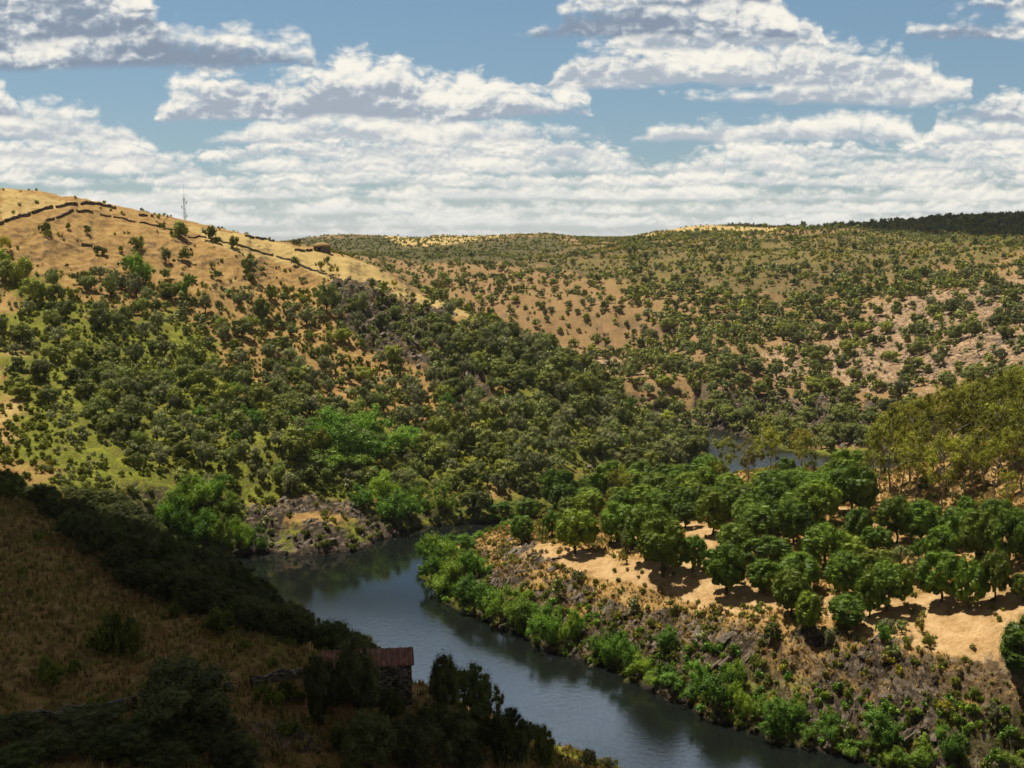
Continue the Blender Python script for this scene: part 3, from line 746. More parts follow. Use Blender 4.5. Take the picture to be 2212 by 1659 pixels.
def small(R_, k, n, size, rz=.4, zc=.33, r=.22, cs=1):      # a light model for a plant seen from far off
    V, F, T = foliage(R_, dome(R_, k, .5, rz, zc, r, -.5, .4, .85, .5), n, size, .72, .6, .3, cs)
    V = V * (.5 / np.percentile(np.hypot(V[:, 0], V[:, 1]), 96)) * (1, 1, 1); V[:, 2] *= .85 / np.percentile(V[:, 2], 99); return V, F, T

# ------------------------------------------------------------------ plants: where they stand
PLANTS = []; cells = {}
def free(x, y, w, gap):
    cx, cy = int(x // 6), int(y // 6)
    for i in range(cx - 2, cx + 3):
        for j in range(cy - 2, cy + 3):
            for (qx, qy, qw) in cells.get((i, j), ()):
                if (qx - x) ** 2 + (qy - y) ** 2 < (gap * .5 * (qw + w)) ** 2: return False
    return True
def plant(kind, x, y, w, h=None, gap=0.0, z=None, **kw):
    if gap and not free(x, y, w, gap): return None
    cells.setdefault((int(x // 6), int(y // 6)), []).append((x, y, w))
    zz = float(height(x, y)) if z is None else z
    if zz < .03 and not kw.get('wet'): return None
    zz = max(zz, -.15)
    p = dict(kind=kind, x=x, y=y, z=zz, w=w, h=h or w, i=len(PLANTS), **kw)
    PLANTS.append(p); return p
def byuv(kind, u, v, wpx, hpx=None, **kw):
    """a plant whose foot is seen at (u, v), wpx wide"""
    x, y, z = hit(u, v); d = y / (math.cos(PITCH)); s = d / FPX
    return plant(kind, x, y, wpx * s, (hpx * s if hpx else None), **kw)
q = .2321
for (a, b, w, k) in [(190,300,50,'s'),(205,318,34,'s'),(295,285,30,'s'),(375,308,38,'o'),(700,282,30,'o'),(780,318,66,'o'),(900,332,60,'o'),(1012,362,50,'o'),(940,346,30,'s'),(715,430,60,'v'),(600,378,60,'o'),(575,360,40,'o'),
        (420,396,36,'o'),(450,392,30,'s'),(800,425,60,'o'),(720,498,50,'v'),(1080,418,34,'o'),(1073,475,66,'o'),(1080,508,36,'s'),(930,500,44,'o'),(915,452,26,'s'),(1273,440,38,'o'),(795,578,92,'w'),(625,520,120,'w'),(570,470,90,'w'),
        (480,575,92,'v'),(590,580,100,'v'),(338,522,50,'v'),(220,505,52,'o'),(100,520,110,'o'),(30,510,90,'o'),(150,600,100,'o'),(245,605,82,'o'),(1240,578,54,'o'),(1305,580,44,'o'),(1410,640,120,'v'),(670,640,54,'o'),
        (1165,590,64,'o'),(1130,668,84,'o'),(885,645,74,'v'),(785,640,52,'v'),(545,685,74,'o'),(680,725,84,'v'),(435,715,90,'o'),(320,760,62,'o'),(1250,680,54,'v'),(1380,672,54,'v'),(1465,735,58,'v'),(1545,720,76,'v'),
        (1565,640,76,'v'),(1655,580,60,'o'),(1600,535,34,'o'),(1645,620,50,'o'),(1780,582,32,'o'),(1940,672,74,'v'),(1685,470,40,'o'),(1430,610,60,'v'),(1325,640,40,'v'),(1195,690,44,'o'),(2020,640,40,'s'),(1310,602,30,'o'),(1870,600,40,'v'),
        (20,380,70,'b'),(10,430,60,'w'),(1440,475,44,'b'),(1380,460,40,'b'),(1910,560,60,'b'),(1700,535,36,'b'),(750,330,26,'b'),(740,310,24,'s'),(200,275,24,'b'),(520,390,30,'s'),(1410,430,30,'s'),(1300,600,34,'o')]:
    byuv({'s': 'shrub', 'o': 'holm_oak', 'v': 'olive_tree', 'w': 'willow_bush', 'b': 'broom_bush'}[k], a * q, 163.8 + b * q, w * q * 1.05)
# the stone pines of the right bank, front ones one by one: foot x, foot y, width, top
q = .2315
for (a, b, w, tp) in [(278,450,160,270),(655,552,205,320),(780,530,110,385),(925,622,165,415),(45,400,95,290),(175,375,85,270),(455,405,160,235),(590,475,190,255),(960,470,150,325),(1050,395,170,250),(1220,415,150,235),(870,375,150,190),
        (750,335,115,235),(1205,728,150,535),(1270,775,105,615),(1442,775,150,640),(1545,725,125,540),(1620,700,170,500),(1440,638,150,445),(1090,625,140,490),(1235,610,170,455),(1095,515,190,385),(1350,520,170,335),(1440,510,150,370),
        (1550,600,150,460),(1490,405,105,265),(1570,455,120,345),(1665,410,150,215),(1770,412,160,235),(1850,485,120,345),(1850,658,165,450),(1970,695,130,485),(2085,668,125,460),(2005,488,150,280),(2140,510,150,270),(2205,650,90,540),
        (1960,330,100,210),(2090,360,130,220),(2190,400,120,290),(540,420,130,250),(70,300,100,215)]:
    byuv('stone_pine', 512 + a * q, 450.6 + b * q, w * q * 1.14, (b - tp) * q * 1.12)
byuv('stone_pine', 512 + 2215 * q, 450.6 + 935 * q, 300 * q, 262 * q, bush=True)
for (a, b, w, tp, k) in [(487,445,80,335,'v'),(1675,505,95,415,'v'),(1760,480,110,390,'w'),(1620,790,90,740,'v'),(1680,790,80,735,'v'),(1605,830,85,745,'w'),(1595,520,110,435,'o'),(1760,580,110,475,'v'),(1370,850,75,775,'v'),(530,715,60,640,'v'),
        (820,840,60,785,'v'),(700,725,40,665,'s'),(1120,830,80,755,'o'),(1765,790,80,725,'b'),(1800,850,80,790,'s'),(1700,850,60,815,'s'),(480,500,50,455,'b'),(280,575,55,520,'v'),(460,735,40,700,'b'),(200,640,60,560,'v'),(1650,900,80,850,'v'),
        (1075,870,50,830,'s'),(600,770,50,735,'s'),(130,400,45,330,'v'),(1860,1150,80,1100,'b'),(2080,1200,90,1120,'v'),(2000,1080,70,1020,'s'),(1450,1250,60,1180,'v'),(1000,690,44,660,'s'),(1330,690,60,640,'v'),(870,690,40,655,'s')]:
    byuv({'s': 'shrub', 'o': 'holm_oak', 'v': 'olive_tree', 'w': 'willow_bush', 'b': 'broom_bush'}[k], 512 + a * q, 450.6 + b * q, w * q, (b - tp) * q * 1.15)
# bright bushes along the right bank's waterline, then the left shore
for (a, b, w, h) in [(30,770,120,120),(60,745,90,90),(165,850,150,140),(240,850,100,110),(285,815,90,100),(380,900,110,100),(430,950,120,130),(500,940,130,130),(655,880,115,95),(665,1000,90,80),(560,980,110,70),(620,1010,120,60),(820,1040,110,110),
        (890,1110,180,150),(960,1050,120,120),(990,1150,120,130),(1060,1170,110,90),(1160,1210,150,120),(1240,1200,90,90),(1370,1260,130,90),(1610,1270,170,130),(1770,1371,130,100),(1900,1360,140,120),(1690,1371,90,60),(1560,1300,90,70),
        (1120,1240,120,70),(1280,1260,100,60),(1450,1320,110,60),(700,1050,120,60),(780,1080,110,60),(1850,1290,70,60),(2140,1371,120,60),(1640,1371,100,70)]:
    byuv('willow_bush', 512 + a * q, 450.6 + b * q, w * q * 1.1, h * q * 1.25, wet=1)
for (a, b, w, h) in [(925,1215,60,50),(955,1225,80,60),(965,1190,60,30),(1010,1190,50,30),(940,1255,70,60),(985,1270,90,60),(1020,1250,70,55),(960,1290,70,50),(1010,1310,80,60),(1050,1335,80,60),(1090,1350,80,60),(1130,1360,70,55),(1160,1375,60,50),
        (365,1150,70,60),(400,1180,74,66),(440,1190,74,70),(480,1192,70,66),(520,1190,64,60),(555,1190,50,45),(385,1105,60,46),(430,1100,70,56),(470,1085,64,46),(410,1075,60,40),(495,1110,50,40),
        (850,1130,80,60),(880,1120,70,50),(955,1110,70,50),(825,1090,70,60),(780,1095,60,40),(900,1090,60,40),(1080,1106,60,18),
        (720,975,110,70),(800,950,90,60),(770,995,110,60),(740,1010,120,40),(860,980,80,50),(540,925,60,40),(820,990,70,40),(700,940,80,50),(900,960,60,30)]:
    byuv('willow_bush', a * K, b * K, w * K * 1.1, h * K * 1.25, wet=1)
for (a, b, w, h) in [(640,1000,80,80),(690,985,50,60),(1490,990,60,50),(1510,960,40,40)]:
    byuv('holm_oak', a * K, b * K, w * K, h * K)
# tall eucalypts of the right slope: foot x, y and top y in the wide view
q2 = .2315
for (a, b, tp) in [(1860,1320,1000),(1745,1290,990),(1680,1262,985),(1590,1225,980),(1950,1240,1000),(1985,1250,980),(1630,1240,900),(1560,1290,1060),(1810,1230,880),(1720,1200,870),(1890,1200,860),(2040,1210,890),(2110,1180,850),(2180,1150,820),
        (2080,1290,1010),(2160,1260,960),(2200,1230,900),(1650,1150,860),(1760,1130,830),(1850,1120,800),(1940,1110,790),(2010,1090,760),(2090,1080,740),(2160,1060,715),(2210,1050,700),(1600,1120,900),(1545,1130,980),(1900,1290,1090),(2130,1340,1150),(1830,1060,790),
        (1970,1040,770),(2060,1020,760),(2150,990,720),(2205,1130,790),(1700,1080,850),(1790,1050,830),
        (905,1150,1005),(1015,1230,1000),(1110,1140,965),(1250,1200,970),(1290,1190,1000),(480,1230,1130),(430,1240,1150),(1450,1255,1150)]:
    x, y, z = hit(512 + a * q2, 204.8 + b * q2)
    if y > 300: x, y = x * 285 / y, 285.0
    z = float(height(x, y)); 
    sl = (CAMZ - slope_of_row(204.8 + tp * q2) * y) - z
    sl = min(max(sl, 6.0), 24.0)
    plant('eucalyptus', x, y, sl, sl)
# near slope: the dark olives and bushes
q = .2315
for (a, b, w, tp, k) in [(790,1240,390,940,'d'),(500,880,235,690,'g'),(560,900,120,760,'g'),(440,880,120,760,'g'),(200,1005,120,895,'g'),(240,1010,110,930,'g'),(320,965,90,905,'g'),(1545,1175,240,840,'d'),(1400,1190,170,905,'d'),(1690,1190,130,1040,'d'),(1915,1160,150,905,'d'),(1930,1130,120,950,'d'),
        (2040,1150,150,945,'d'),(2100,1180,120,1010,'d'),(1600,1400,280,1160,'d'),(1790,1420,260,1180,'d'),(1960,1300,160,1130,'d'),(2070,1280,180,1120,'d'),(2000,1400,200,1240,'d'),(2140,1330,140,1160,'d'),(1880,1270,130,1130,'d'),
        (755,730,90,655,'s'),(950,785,170,675,'s'),(1320,800,120,690,'d'),(1250,800,130,700,'d'),(1420,850,150,760,'d'),(1560,860,170,750,'d'),(1490,840,130,735,'d'),(1190,780,130,690,'d'),
        (80,1260,240,1150,'d'),(400,1240,260,1120,'d'),(620,1260,200,1140,'d'),(760,1300,260,1180,'d'),(880,1320,220,1200,'d'),(500,1330,240,1210,'d'),(240,1340,260,1230,'d'),(1000,1371,240,1260,'d'),(700,1371,240,1280,'d'),(80,1371,240,1280,'d'),(1480,1300,130,1190,'s'),(950,1290,200,1160,'d'),(1060,1330,160,1230,'s'),(1240,1240,120,1190,'s'),(1150,1100,150,1000,'s'),(1250,1090,120,1000,'s'),(1680,1290,120,1200,'s'),
        (2240,1371,90,1230,'d'),(2350,1371,90,1270,'s'),(2200,1260,110,1120,'d')]:
    kk = {'d': 'wild_olive', 'g': 'shrub', 's': 'shrub'}[k]
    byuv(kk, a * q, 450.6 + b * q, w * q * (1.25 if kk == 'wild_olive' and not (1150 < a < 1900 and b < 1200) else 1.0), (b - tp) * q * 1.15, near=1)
for (a, b, w, tp) in [(60,1290,150,1170),(130,1371,100,1190),(330,1371,110,1300),(410,1371,90,1330),(-30,1371,130,1210)]:
    byuv('wild_olive', 512 + a * q, 450.6 + b * q, w * q, (b - tp) * q * 1.1, near=1)

R0 = np.random.default_rng(11)
def scatter(n, xr, yr, fn):
    xs = R0.uniform(*xr, n); ys = R0.uniform(*yr, n); zs = height(xs, ys)
    us, vs = project(xs, ys, zs); ok = (us > -60) & (us < 1084) & (zs > .15) & (np.hypot(xs, ys) > 60)
    sn = seen(xs, ys, zs + 4.0); ok &= sn > -2.0
    for x, y, z, u, v in zip(xs[ok], ys[ok], zs[ok], us[ok], vs[ok]): fn(x, y, z, u / K, v / K)
def inpoly(u, v, poly):
    c = False; n = len(poly)
    for i in range(n):
        ax, ay = poly[i]; bx, by = poly[(i + 1) % n]
        if (ay > v) != (by > v) and u < (bx - ax) * (v - ay) / (by - ay) + ax: c = not c
    return c
near_m = lambda x, y: bool(is_near(x, y))
right_m = lambda x, y: bool(is_right(x, y))
far_m = lambda x, y: bool(is_far(x, y))
# dark belt of trees on the shaded shoulder
def belt(x, y, z, u, v):
    if not near_m(x, y): return
    if y < 125 + max(0, -x - 20) * .35: return
    if x > -25 and y < 118: return
    # the dry grass stays open: only beyond its crest line
    gl = np.interp(u, [-100, 0, 100, 300, 640, 700], [1040, 1062, 1120, 1290, 1425, 1440])
    if v > gl + 6: return
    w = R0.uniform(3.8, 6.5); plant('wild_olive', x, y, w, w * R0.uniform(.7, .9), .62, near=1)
scatter(2600, (-150, 20), (115, 262), belt)
# pines and eucalypts filling the right bank's wood
pw = [(1150,1075),(1200,1040),(1400,1030),(1700,1030),(1900,1060),(1850,1120),(1790,1140),(1700,1170),(1570,1135),(1470,1125),(1330,1120),(1230,1125)]
pw2 = [(1900,1150),(2212,1120),(2212,1250),(2050,1240),(1990,1160)]
def wood(x, y, z, u, v):
    if not right_m(x, y) or y > 338 or z < 2: return
    if (683 < u * K < 785 and float(project(x, y, z + 7.5)[1]) < 459): return
    if inpoly(u, v, pw): plant('stone_pine', x, y, w := R0.uniform(5.0, 9.8), w * R0.uniform(.75, 1.15), .78)
    elif inpoly(u, v, pw2) and R0.random() < .3: plant('stone_pine', x, y, w := R0.uniform(5.5, 8), w, .9)
scatter(9000, (0, 190), (170, 340), wood)
def back(x, y, z, u, v):
    if right_m(x, y) and y > 215 and z > 14 and x > 75 and y < 320:
        if R0.random() < .30: h = R0.uniform(11, 19); plant('eucalyptus', x, y, h * .42, h, 1.0); PLANTS[-1]['w'] = PLANTS[-1]['h']
scatter(260, (75, 190), (210, 320), back)
# the left hill
zl_dense = [(150,800),(420,740),(640,780),(800,840),(1000,880),(1250,930),(1500,960),(1520,990),(1100,1080),(700,1100),(540,1080),(300,1030),(200,920)]
zl_mid = [(0,600),(250,600),(450,640),(700,640),(860,640),(960,650),(1150,720),(1330,830),(1500,940),(1250,930),(1000,880),(800,840),(640,780),(420,740),(150,800),(0,760)]
zl_left = [(0,700),(160,780),(200,920),(300,1030),(420,1060),(380,1150),(200,1100),(0,1000)]
zl_flank = [(900,700),(1060,700),(1200,770),(1500,940),(1530,990),(1400,1060),(1100,1080),(950,900)]
def lefthill(x, y, z, u, v):
    if near_m(x, y) or right_m(x, y) or far_m(x, y): return
    if u > 1500 and v > 925: return
    if 640 < u < 1010 and v < np.interp(u, [640, 740, 850, 960, 1010], [590, 612, 640, 680, 700]) and R0.random() < .9: return
    r = R0.random(); crest = y > 400 and z > 60
    dn = .5 + .9 * float(fbm(x / 22, y / 22, 2, 201))
    if inpoly(u, v, zl_flank): p, sh, gp = .8, .3, .62
    elif inpoly(u, v, zl_dense): p, sh, gp = .95, .15, .60
    elif inpoly(u, v, zl_mid): p, sh, gp = .36, .5, .8
    elif inpoly(u, v, zl_left): p, sh, gp = .14, .8, .8
    elif v > 1050: p, sh, gp = .30, .5, .8
    elif v > 560: p, sh, gp = .04, .5, 1.4
    else: return
    if r > p * np.clip(dn + .35, .25, 1.4): return
    zone = fbm(x / 35 + 9, y / 35, 2, 203)
    w = 3.0 + 4.6 * R0.random() ** 1.2
    if inpoly(u, v, zl_flank): w = 4.5 + 4.0 * R0.random()
    if float(bil(head, x, y)) > .4 and R0.random() < .93: return
    if v > 1040 and inpoly(u, v, [(540,1080),(700,1060),(860,1080),(900,1160),(780,1210),(540,1210)]) and R0.random() < .85: return
    k = 'olive_tree' if R0.random() < (.65 if zone > -.1 else .25) else 'holm_oak'
    if R0.random() < .05 and v > 850: k = 'willow_bush'
    plant(k, x, y, w, w * R0.uniform(.72, 1.0), gp)
scatter(9000, (-260, 75), (262, 520), lefthill)
# the far side of the valley
def farhill(x, y, z, u, v):
    if not far_m(x, y) or right_m(x, y): return
    dn = fbm(x / 40, y / 40, 3, 211) + .25 * fbm(x / 9, y / 9, 1, 214)
    top = sstep(620, 540, v - (0 if u < 1900 else 10))
    p = (.84 if u > 1350 else .58) - .58 * top + .45 * dn
    sc = float(bil(scree, x, y)); p *= 1 - .72 * sc
    if inpoly(u, v, [(1400,560),(1750,500),(2212,480),(2212,520),(1900,570),(1700,640),(1500,640)]): p *= .45
    if inpoly(u, v, [(1980,470),(2300,440),(2300,520),(2050,500)]) : p = .5
    if u < 900: p *= .5
    if v < 505 and u < 1700: p *= .12
    if u < 1250 and v < 540: p *= .35
    if u < 1450 and 560 < v < 900 and y > 480: p *= .72
    if R0.random() > p: return
    w = (3.6 + 5.2 * R0.random() ** 1.6) * (1 - .25 * top)
    if u < 1350: w *= .8
    plant('holm_oak' if R0.random() < .8 else 'olive_tree', x, y, w, w * R0.uniform(.68, .92), .64)
scatter(16000, (-330, 520), (395, 640), farhill)
scatter(13000, (-330, 620), (640, 1150), farhill)
for (a, b, w) in [(1738,1052,40),(1765,1046,34),(1795,1040,40),(1822,1034,34),(1850,1030,30),(1905,985,30)]:
    byuv('broom_bush', a * K, (b - 0) * K, w * K, w * K * .8)
for (a, b, w) in [(1733,489,20),(1722,490,10),(1790,489,8),(1845,487,10),(1880,484,10),(1950,478,12),(2140,468,10),(1700,492,6),(860,506,5),(900,507,4)]:
    x, y, z = hit(a * K, (b + 3) * K); s = y / FPX
    plant('holm_oak', x, y, w * K * s, w * K * s * .8)

# ------------------------------------------------------------------ plants: one object each, the small far rest as undergrowth
def crown_uv(p):
    zc = p['z'] + p['h'] * .5; u, v = project(np.array(p['x']), np.array(p['y']), np.array(zc)); return float(u), float(v)
for p in PLANTS:
    p['u'], p['v'] = crown_uv(p)
    p['px'] = FPX * p['w'] / max(p['y'], 30); p['see'] = float(seen(np.array(p['x']), np.array(p['y']), np.array(p['z'] + p['h'])))
    p['inview'] = -5 < p['u'] < 1029 and p['v'] < 775 + p['px'] and p['see'] > .4
KEEP = {'holm_oak': 296, 'olive_tree': 290, 'wild_olive': 290, 'shrub': 290, 'eucalyptus': 100, 'stone_pine': 280, 'willow_bush': 200, 'broom_bush': 60}
ONES = 'zero one two three four five six seven eight nine ten eleven twelve thirteen fourteen fifteen sixteen seventeen eighteen nineteen'.split()
TENS = 'x x twenty thirty forty fifty sixty seventy eighty ninety'.split()
def spell(n):
    n = max(0, int(n))
    if n > 99: return 'one hundred'
    return ONES[n] if n < 20 else TENS[n // 10] + ('-' + ONES[n % 10] if n % 10 else '')
def place(u, v, p):
    x, y = p['x'], p['y']; a, b = u / K, v / K
    if is_near(x, y):
        if a > 640 and b > 1400: return 'near the stone barn'
        return 'on the shaded near slope'
    if is_right(x, y):
        if p.get('wet'): return 'at the waterline'
        if b > 1330: return 'on the rocky bank'
        if a > 1880 and b < 1120: return 'on the eucalyptus slope'
        if b < 1110: return 'in the pine wood'
        return 'on the sandy bank'
    if is_far(x, y): return 'on the far skyline' if b < 530 else 'on the far hillside'
    if p.get('wet') and b > 1040: return 'at the waterline'
    if b < 640: return 'on the dry hilltop'
    if b < 1040: return 'in the hillside grove'
    return 'low above the river'
WORD = {'holm_oak': 'dark green holm oak', 'olive_tree': 'grey green olive tree', 'wild_olive': 'dark olive tree', 'shrub': 'low shrub', 'eucalyptus': 'tall eucalyptus', 'stone_pine': 'domed pine', 'willow_bush': 'bright green bush', 'broom_bush': 'yellow broom bush', 'rock': 'grey slate rock'}
CAT = {'holm_oak': 'tree', 'olive_tree': 'tree', 'wild_olive': 'tree', 'shrub': 'shrub', 'eucalyptus': 'tree', 'stone_pine': 'tree', 'willow_bush': 'bush', 'broom_bush': 'bush'}
GROUP = {'holm_oak': 'holm oaks on the hillsides', 'olive_tree': 'grey olive trees on the left hill', 'wild_olive': 'dark olive trees on the shaded near slope', 'shrub': 'low shrubs dotted over the slopes',
         'eucalyptus': 'eucalyptus trees on the right slope', 'stone_pine': 'stone pines on the right bank', 'willow_bush': 'bright green bushes by the water', 'broom_bush': 'yellow flowering broom bushes'}
used = set()
def label_for(p, kind):
    n = WORD[kind]; r = p['w'] / {'holm_oak': 6, 'olive_tree': 5, 'wild_olive': 5, 'shrub': 2, 'eucalyptus': 17, 'stone_pine': 8, 'willow_bush': 5, 'broom_bush': 3, 'rock': 1.5}[kind]
    sz = 'small ' if r < .8 else ('large ' if r > 1.2 else ''); pl = place(p['u'], p['v'], p)
    pu, pv = 100 * p['u'] / 1024, 100 * p['v'] / 768
    for more in ('', 'nearer ', 'farther ', 'lower ', 'upper ', 'leftmost ', 'rightmost ', 'innermost ', 'hidden '):
        t = f"{more}{sz}{n} {pl}, {spell(round(pu))} percent across and {spell(round(pv))} down"
        if t not in used: break
    while t in used:                                 # a crowded spot: the next cell over still touches it
        pu += 1; t = f"{sz}{n} {pl}, {spell(round(pu))} percent across and {spell(round(pv))} down"
    used.add(t); return t
# undergrowth candidates that become individual shrubs
def under(n, xr, yr, fn):
    xs = R0.uniform(*xr, n); ys = R0.uniform(*yr, n); zs = height(xs, ys); us, vs = project(xs, ys, zs)
    ok = (us > -40) & (us < 1064) & (zs > .12) & (np.hypot(xs, ys) > 60) & (seen(xs, ys, zs + 1.2) > -.5) & (vs < 800)
    w, kd = fn(xs, ys, zs, us / K, vs / K); ok &= w > 0
    return np.stack([xs, ys, zs, w, kd], 1)[ok]
def f_left(x, y, z, a, b):
    m = ~(is_near(x, y) | is_right(x, y) | is_far(x, y))
    top = sstep(700, 560, b); dn = fbm(x / 16, y / 16, 3, 221)
    p = (.85 - .80 * top) * np.clip(.7 + dn, .1, 1.3) * (1 - .55 * np.clip(bil(head, x, y), 0, 1)) * (1 - .8 * np.clip(bil(MK['pale'], x, y), 0, 1) * (b < 720)); ok = m & (R0.random(len(x)) < p)
    return np.where(ok, R0.uniform(.7, 2.3, len(x)), 0), np.where(R0.random(len(x)) < .05, 2, np.where(fbm(x / 30, y / 30, 2, 223) > 0, 0, 1))
def f_far(x, y, z, a, b):
    m = is_far(x, y)
    sc = bil(scree, x, y); top = sstep(640, 540, b); yb = sstep(700, 540, b) * sstep(900, 1200, a)
    dn = fbm(x / 25, y / 25, 3, 227); p = (.36 + .58 * top) * (1 - .6 * sc) * np.clip(.75 + dn, .1, 1.4)
    p = np.where((a < 1250) & (b < 545), .16, p)
    p = np.where((b < 500) & (a < 1680), .05, p)
    p = np.where((a < 1450) & (b > 560) & (b < 900), p * .55, p)
    ok = m & (R0.random(len(x)) < p)
    return np.where(ok, R0.uniform(.9, 3.0, len(x)), 0), np.where(R0.random(len(x)) < (.04 + .42 * yb) * np.clip(.6 + 2.4 * fbm(x / 30, y / 30, 2, 229), 0, 2.5), 2, np.where(R0.random(len(x)) < .5, 0, 1))
def f_right(x, y, z, a, b):
    m = is_right(x, y); sd_ = bil(MK['sand'], x, y); rk = bil(rockm, x, y); dr = -bil(SD, x, y)
    dn = fbm(x / 9, y / 9, 3, 231); p = (1 - .86 * sd_) * np.clip(.8 + dn + .2 * rk, .05, 1.3); p = np.where(dr < 9, 1.0, p)
    ok = m & (R0.random(len(x)) < p)
    return np.where(ok, R0.uniform(.35, 1.5, len(x)) * np.where(dr < 9, 1.35, 1), 0), np.where(dr < 9, np.where(R0.random(len(x)) < .6, 3, 0), np.where(R0.random(len(x)) < .10, 2, np.where(R0.random(len(x)) < .55, 0, 4)))
def f_near(x, y, z, a, b):
    m = is_near(x, y); gl = np.interp(a, [-100, 0, 100, 300, 640, 700], [1040, 1062, 1120, 1290, 1425, 1440])
    dn = fbm(x / 8, y / 8, 3, 233); p = np.where(b < gl, .8, np.where(b > 1480, .55, .06)) * np.clip(.6 + dn, .05, 1.3); ok = m & (R0.random(len(x)) < p) & (np.hypot(x - hx, y - hy) > 4.5)
    return np.where(ok, R0.uniform(.4, 1.7, len(x)), 0), np.where(R0.random(len(x)) < .3, 4, 0)
U = np.concatenate([under(34000, (-270, 80), (250, 520), f_left), under(22000, (-330, 520), (395, 660), f_far), under(90000, (-420, 620), (660, 1350), f_far),
                    under(24000, (-30, 150), (120, 340), f_right), under(6000, (-120, 40), (70, 262), f_near)])
Upx = U[:, 3] / U[:, 1]; Uu, Uv = project(U[:, 0], U[:, 1], U[:, 2])
vis = (Uu > 0) & (Uu < 1024) & (Uv < 768) & (seen(U[:, 0], U[:, 1], U[:, 2] + .8) > 0) & (U[:, 4] < 2)
nsh = 290 - sum(p['kind'] == 'shrub' for p in PLANTS)
pick = np.argsort(np.where(vis, -Upx, 0))[:nsh]
for i in pick:
    x, y, z, w, kd = U[i]; p = dict(kind='shrub', x=float(x), y=float(y), z=float(z), w=float(w), h=float(w) * .8, i=len(PLANTS), near=bool(is_near(x, y))); PLANTS.append(p)
    p['u'], p['v'] = crown_uv(p); p['px'] = FPX * w / y; p['see'] = 1; p['inview'] = True
U = np.delete(U, pick, 0)
REST = []
for kind in KEEP:
    L = [p for p in PLANTS if p['kind'] == kind]
    L.sort(key=lambda p: -(p['px'] if p['inview'] else -1 / max(p['px'], .1)))
    for n_, p in enumerate(L):
        if n_ >= KEEP[kind] or (not p['inview'] and kind in ('holm_oak', 'olive_tree', 'wild_olive')): REST.append(p); continue
        pr = PROTO[kind][p['i'] % len(PROTO[kind])]; Rz = (p['i'] * 2.399) % 6.283
        hu = HU[kind]                                # model height for 1 unit of width
        sx_ = p['w']; sz_ = p['h'] / hu; dz = 0
        if p.get('bush'): dz = -.22 * sz_ ; sz_ *= 1.1
        if kind == 'eucalyptus': sx_ = sz_ = p['h']
        parts = p['px'] > 13 and kind in ('stone_pine', 'wild_olive', 'eucalyptus', 'willow_bush', 'holm_oak', 'olive_tree')
        if kind == 'eucalyptus': parts = True
        if parts:
            o = bpy.data.objects.new(kind, None); C.collection.objects.link(o); o.empty_display_size = .1
            for nm, me in (('trunk', pr['wood']), ('crown', pr['crown'])):
                c = bpy.data.objects.new(nm, me); C.collection.objects.link(c); c.parent = o
        else:
            o = bpy.data.objects.new(kind, pr['one']); C.collection.objects.link(o)
        o.location = (p['x'], p['y'], p['z'] + dz); o.rotation_euler = (0.05 * math.sin(p['i'] * 1.7), 0.05 * math.cos(p['i'] * 2.3), Rz); o.scale = (sx_, sx_, sz_)
        tag(o, label_for(p, kind), CAT[kind], GROUP[kind])
def merged(name, protos, arr, mat, label, seed=0, zs=.8):
    """arr rows: x y z width height. One object: far too many and too small to count."""
    if not len(arr): return None
    R_ = np.random.default_rng(seed); Vs, Fs, Ts, Hs = [], [], [], []; base = 0
    which = R_.integers(0, len(protos), len(arr))
    for k, (V, F, T) in enumerate(protos):
        A_ = arr[which == k]; n = len(A_)
        if not n: continue
        th = R_.uniform(0, 6.28, n); c, s = np.cos(th)[:, None], np.sin(th)[:, None]
        X = (V[None, :, 0] * c - V[None, :, 1] * s) * A_[:, 3:4] + A_[:, 0:1]
        Y = (V[None, :, 0] * s + V[None, :, 1] * c) * A_[:, 3:4] + A_[:, 1:2]
        Z = V[None, :, 2] * A_[:, 4:5] + A_[:, 2:3]
        Vs.append(np.stack([X, Y, Z], -1).reshape(-1, 3)); Fs.append((F[None] + (base + np.arange(n) * len(V))[:, None, None]).reshape(-1, 4)); base += n * len(V)
        Ts.append(np.tile(T, n)); Hs.append(np.repeat(R_.random(n), len(F)))
    me = mesh_np(name, np.concatenate(Vs), np.concatenate(Fs), [mat], False, None, {'tint': ('FACE', np.concatenate(Ts)), 'hue': ('FACE', np.concatenate(Hs))})
    return tag(obj(name, me), label=label, kind='stuff')
Rm = np.random.default_rng(77)
so = [small(Rm, 9, 16, .085) for _ in range(5)]
sb = [small(Rm, 3, 12, .16, .3, .2, .3) for _ in range(6)]
sl = [small(Rm, 5, 22, .10, .34, .22, .26) for _ in range(6)]
sf = [small(Rm, 2, 9, .20, .3, .2, .32) for _ in range(6)]
def rest_arr(kinds): return np.array([(p['x'], p['y'], p['z'] - .03 * p['w'], p['w'], p['h'] * 1.15) for p in REST if p['kind'] in kinds]).reshape(-1, 5)
merged('far_woodland', so, rest_arr(('holm_oak',)), M_oak, 'small dark oaks scattered over the far hillside', 1)
merged('far_grove', so, rest_arr(('olive_tree', 'willow_bush', 'stone_pine', 'eucalyptus')), M_olive, 'grey green trees mingled in the grove on the left hill', 2)
merged('shaded_woodland', so, rest_arr(('wild_olive', 'shrub')), M_dark, 'dark trees in the shade of the near slope', 3)
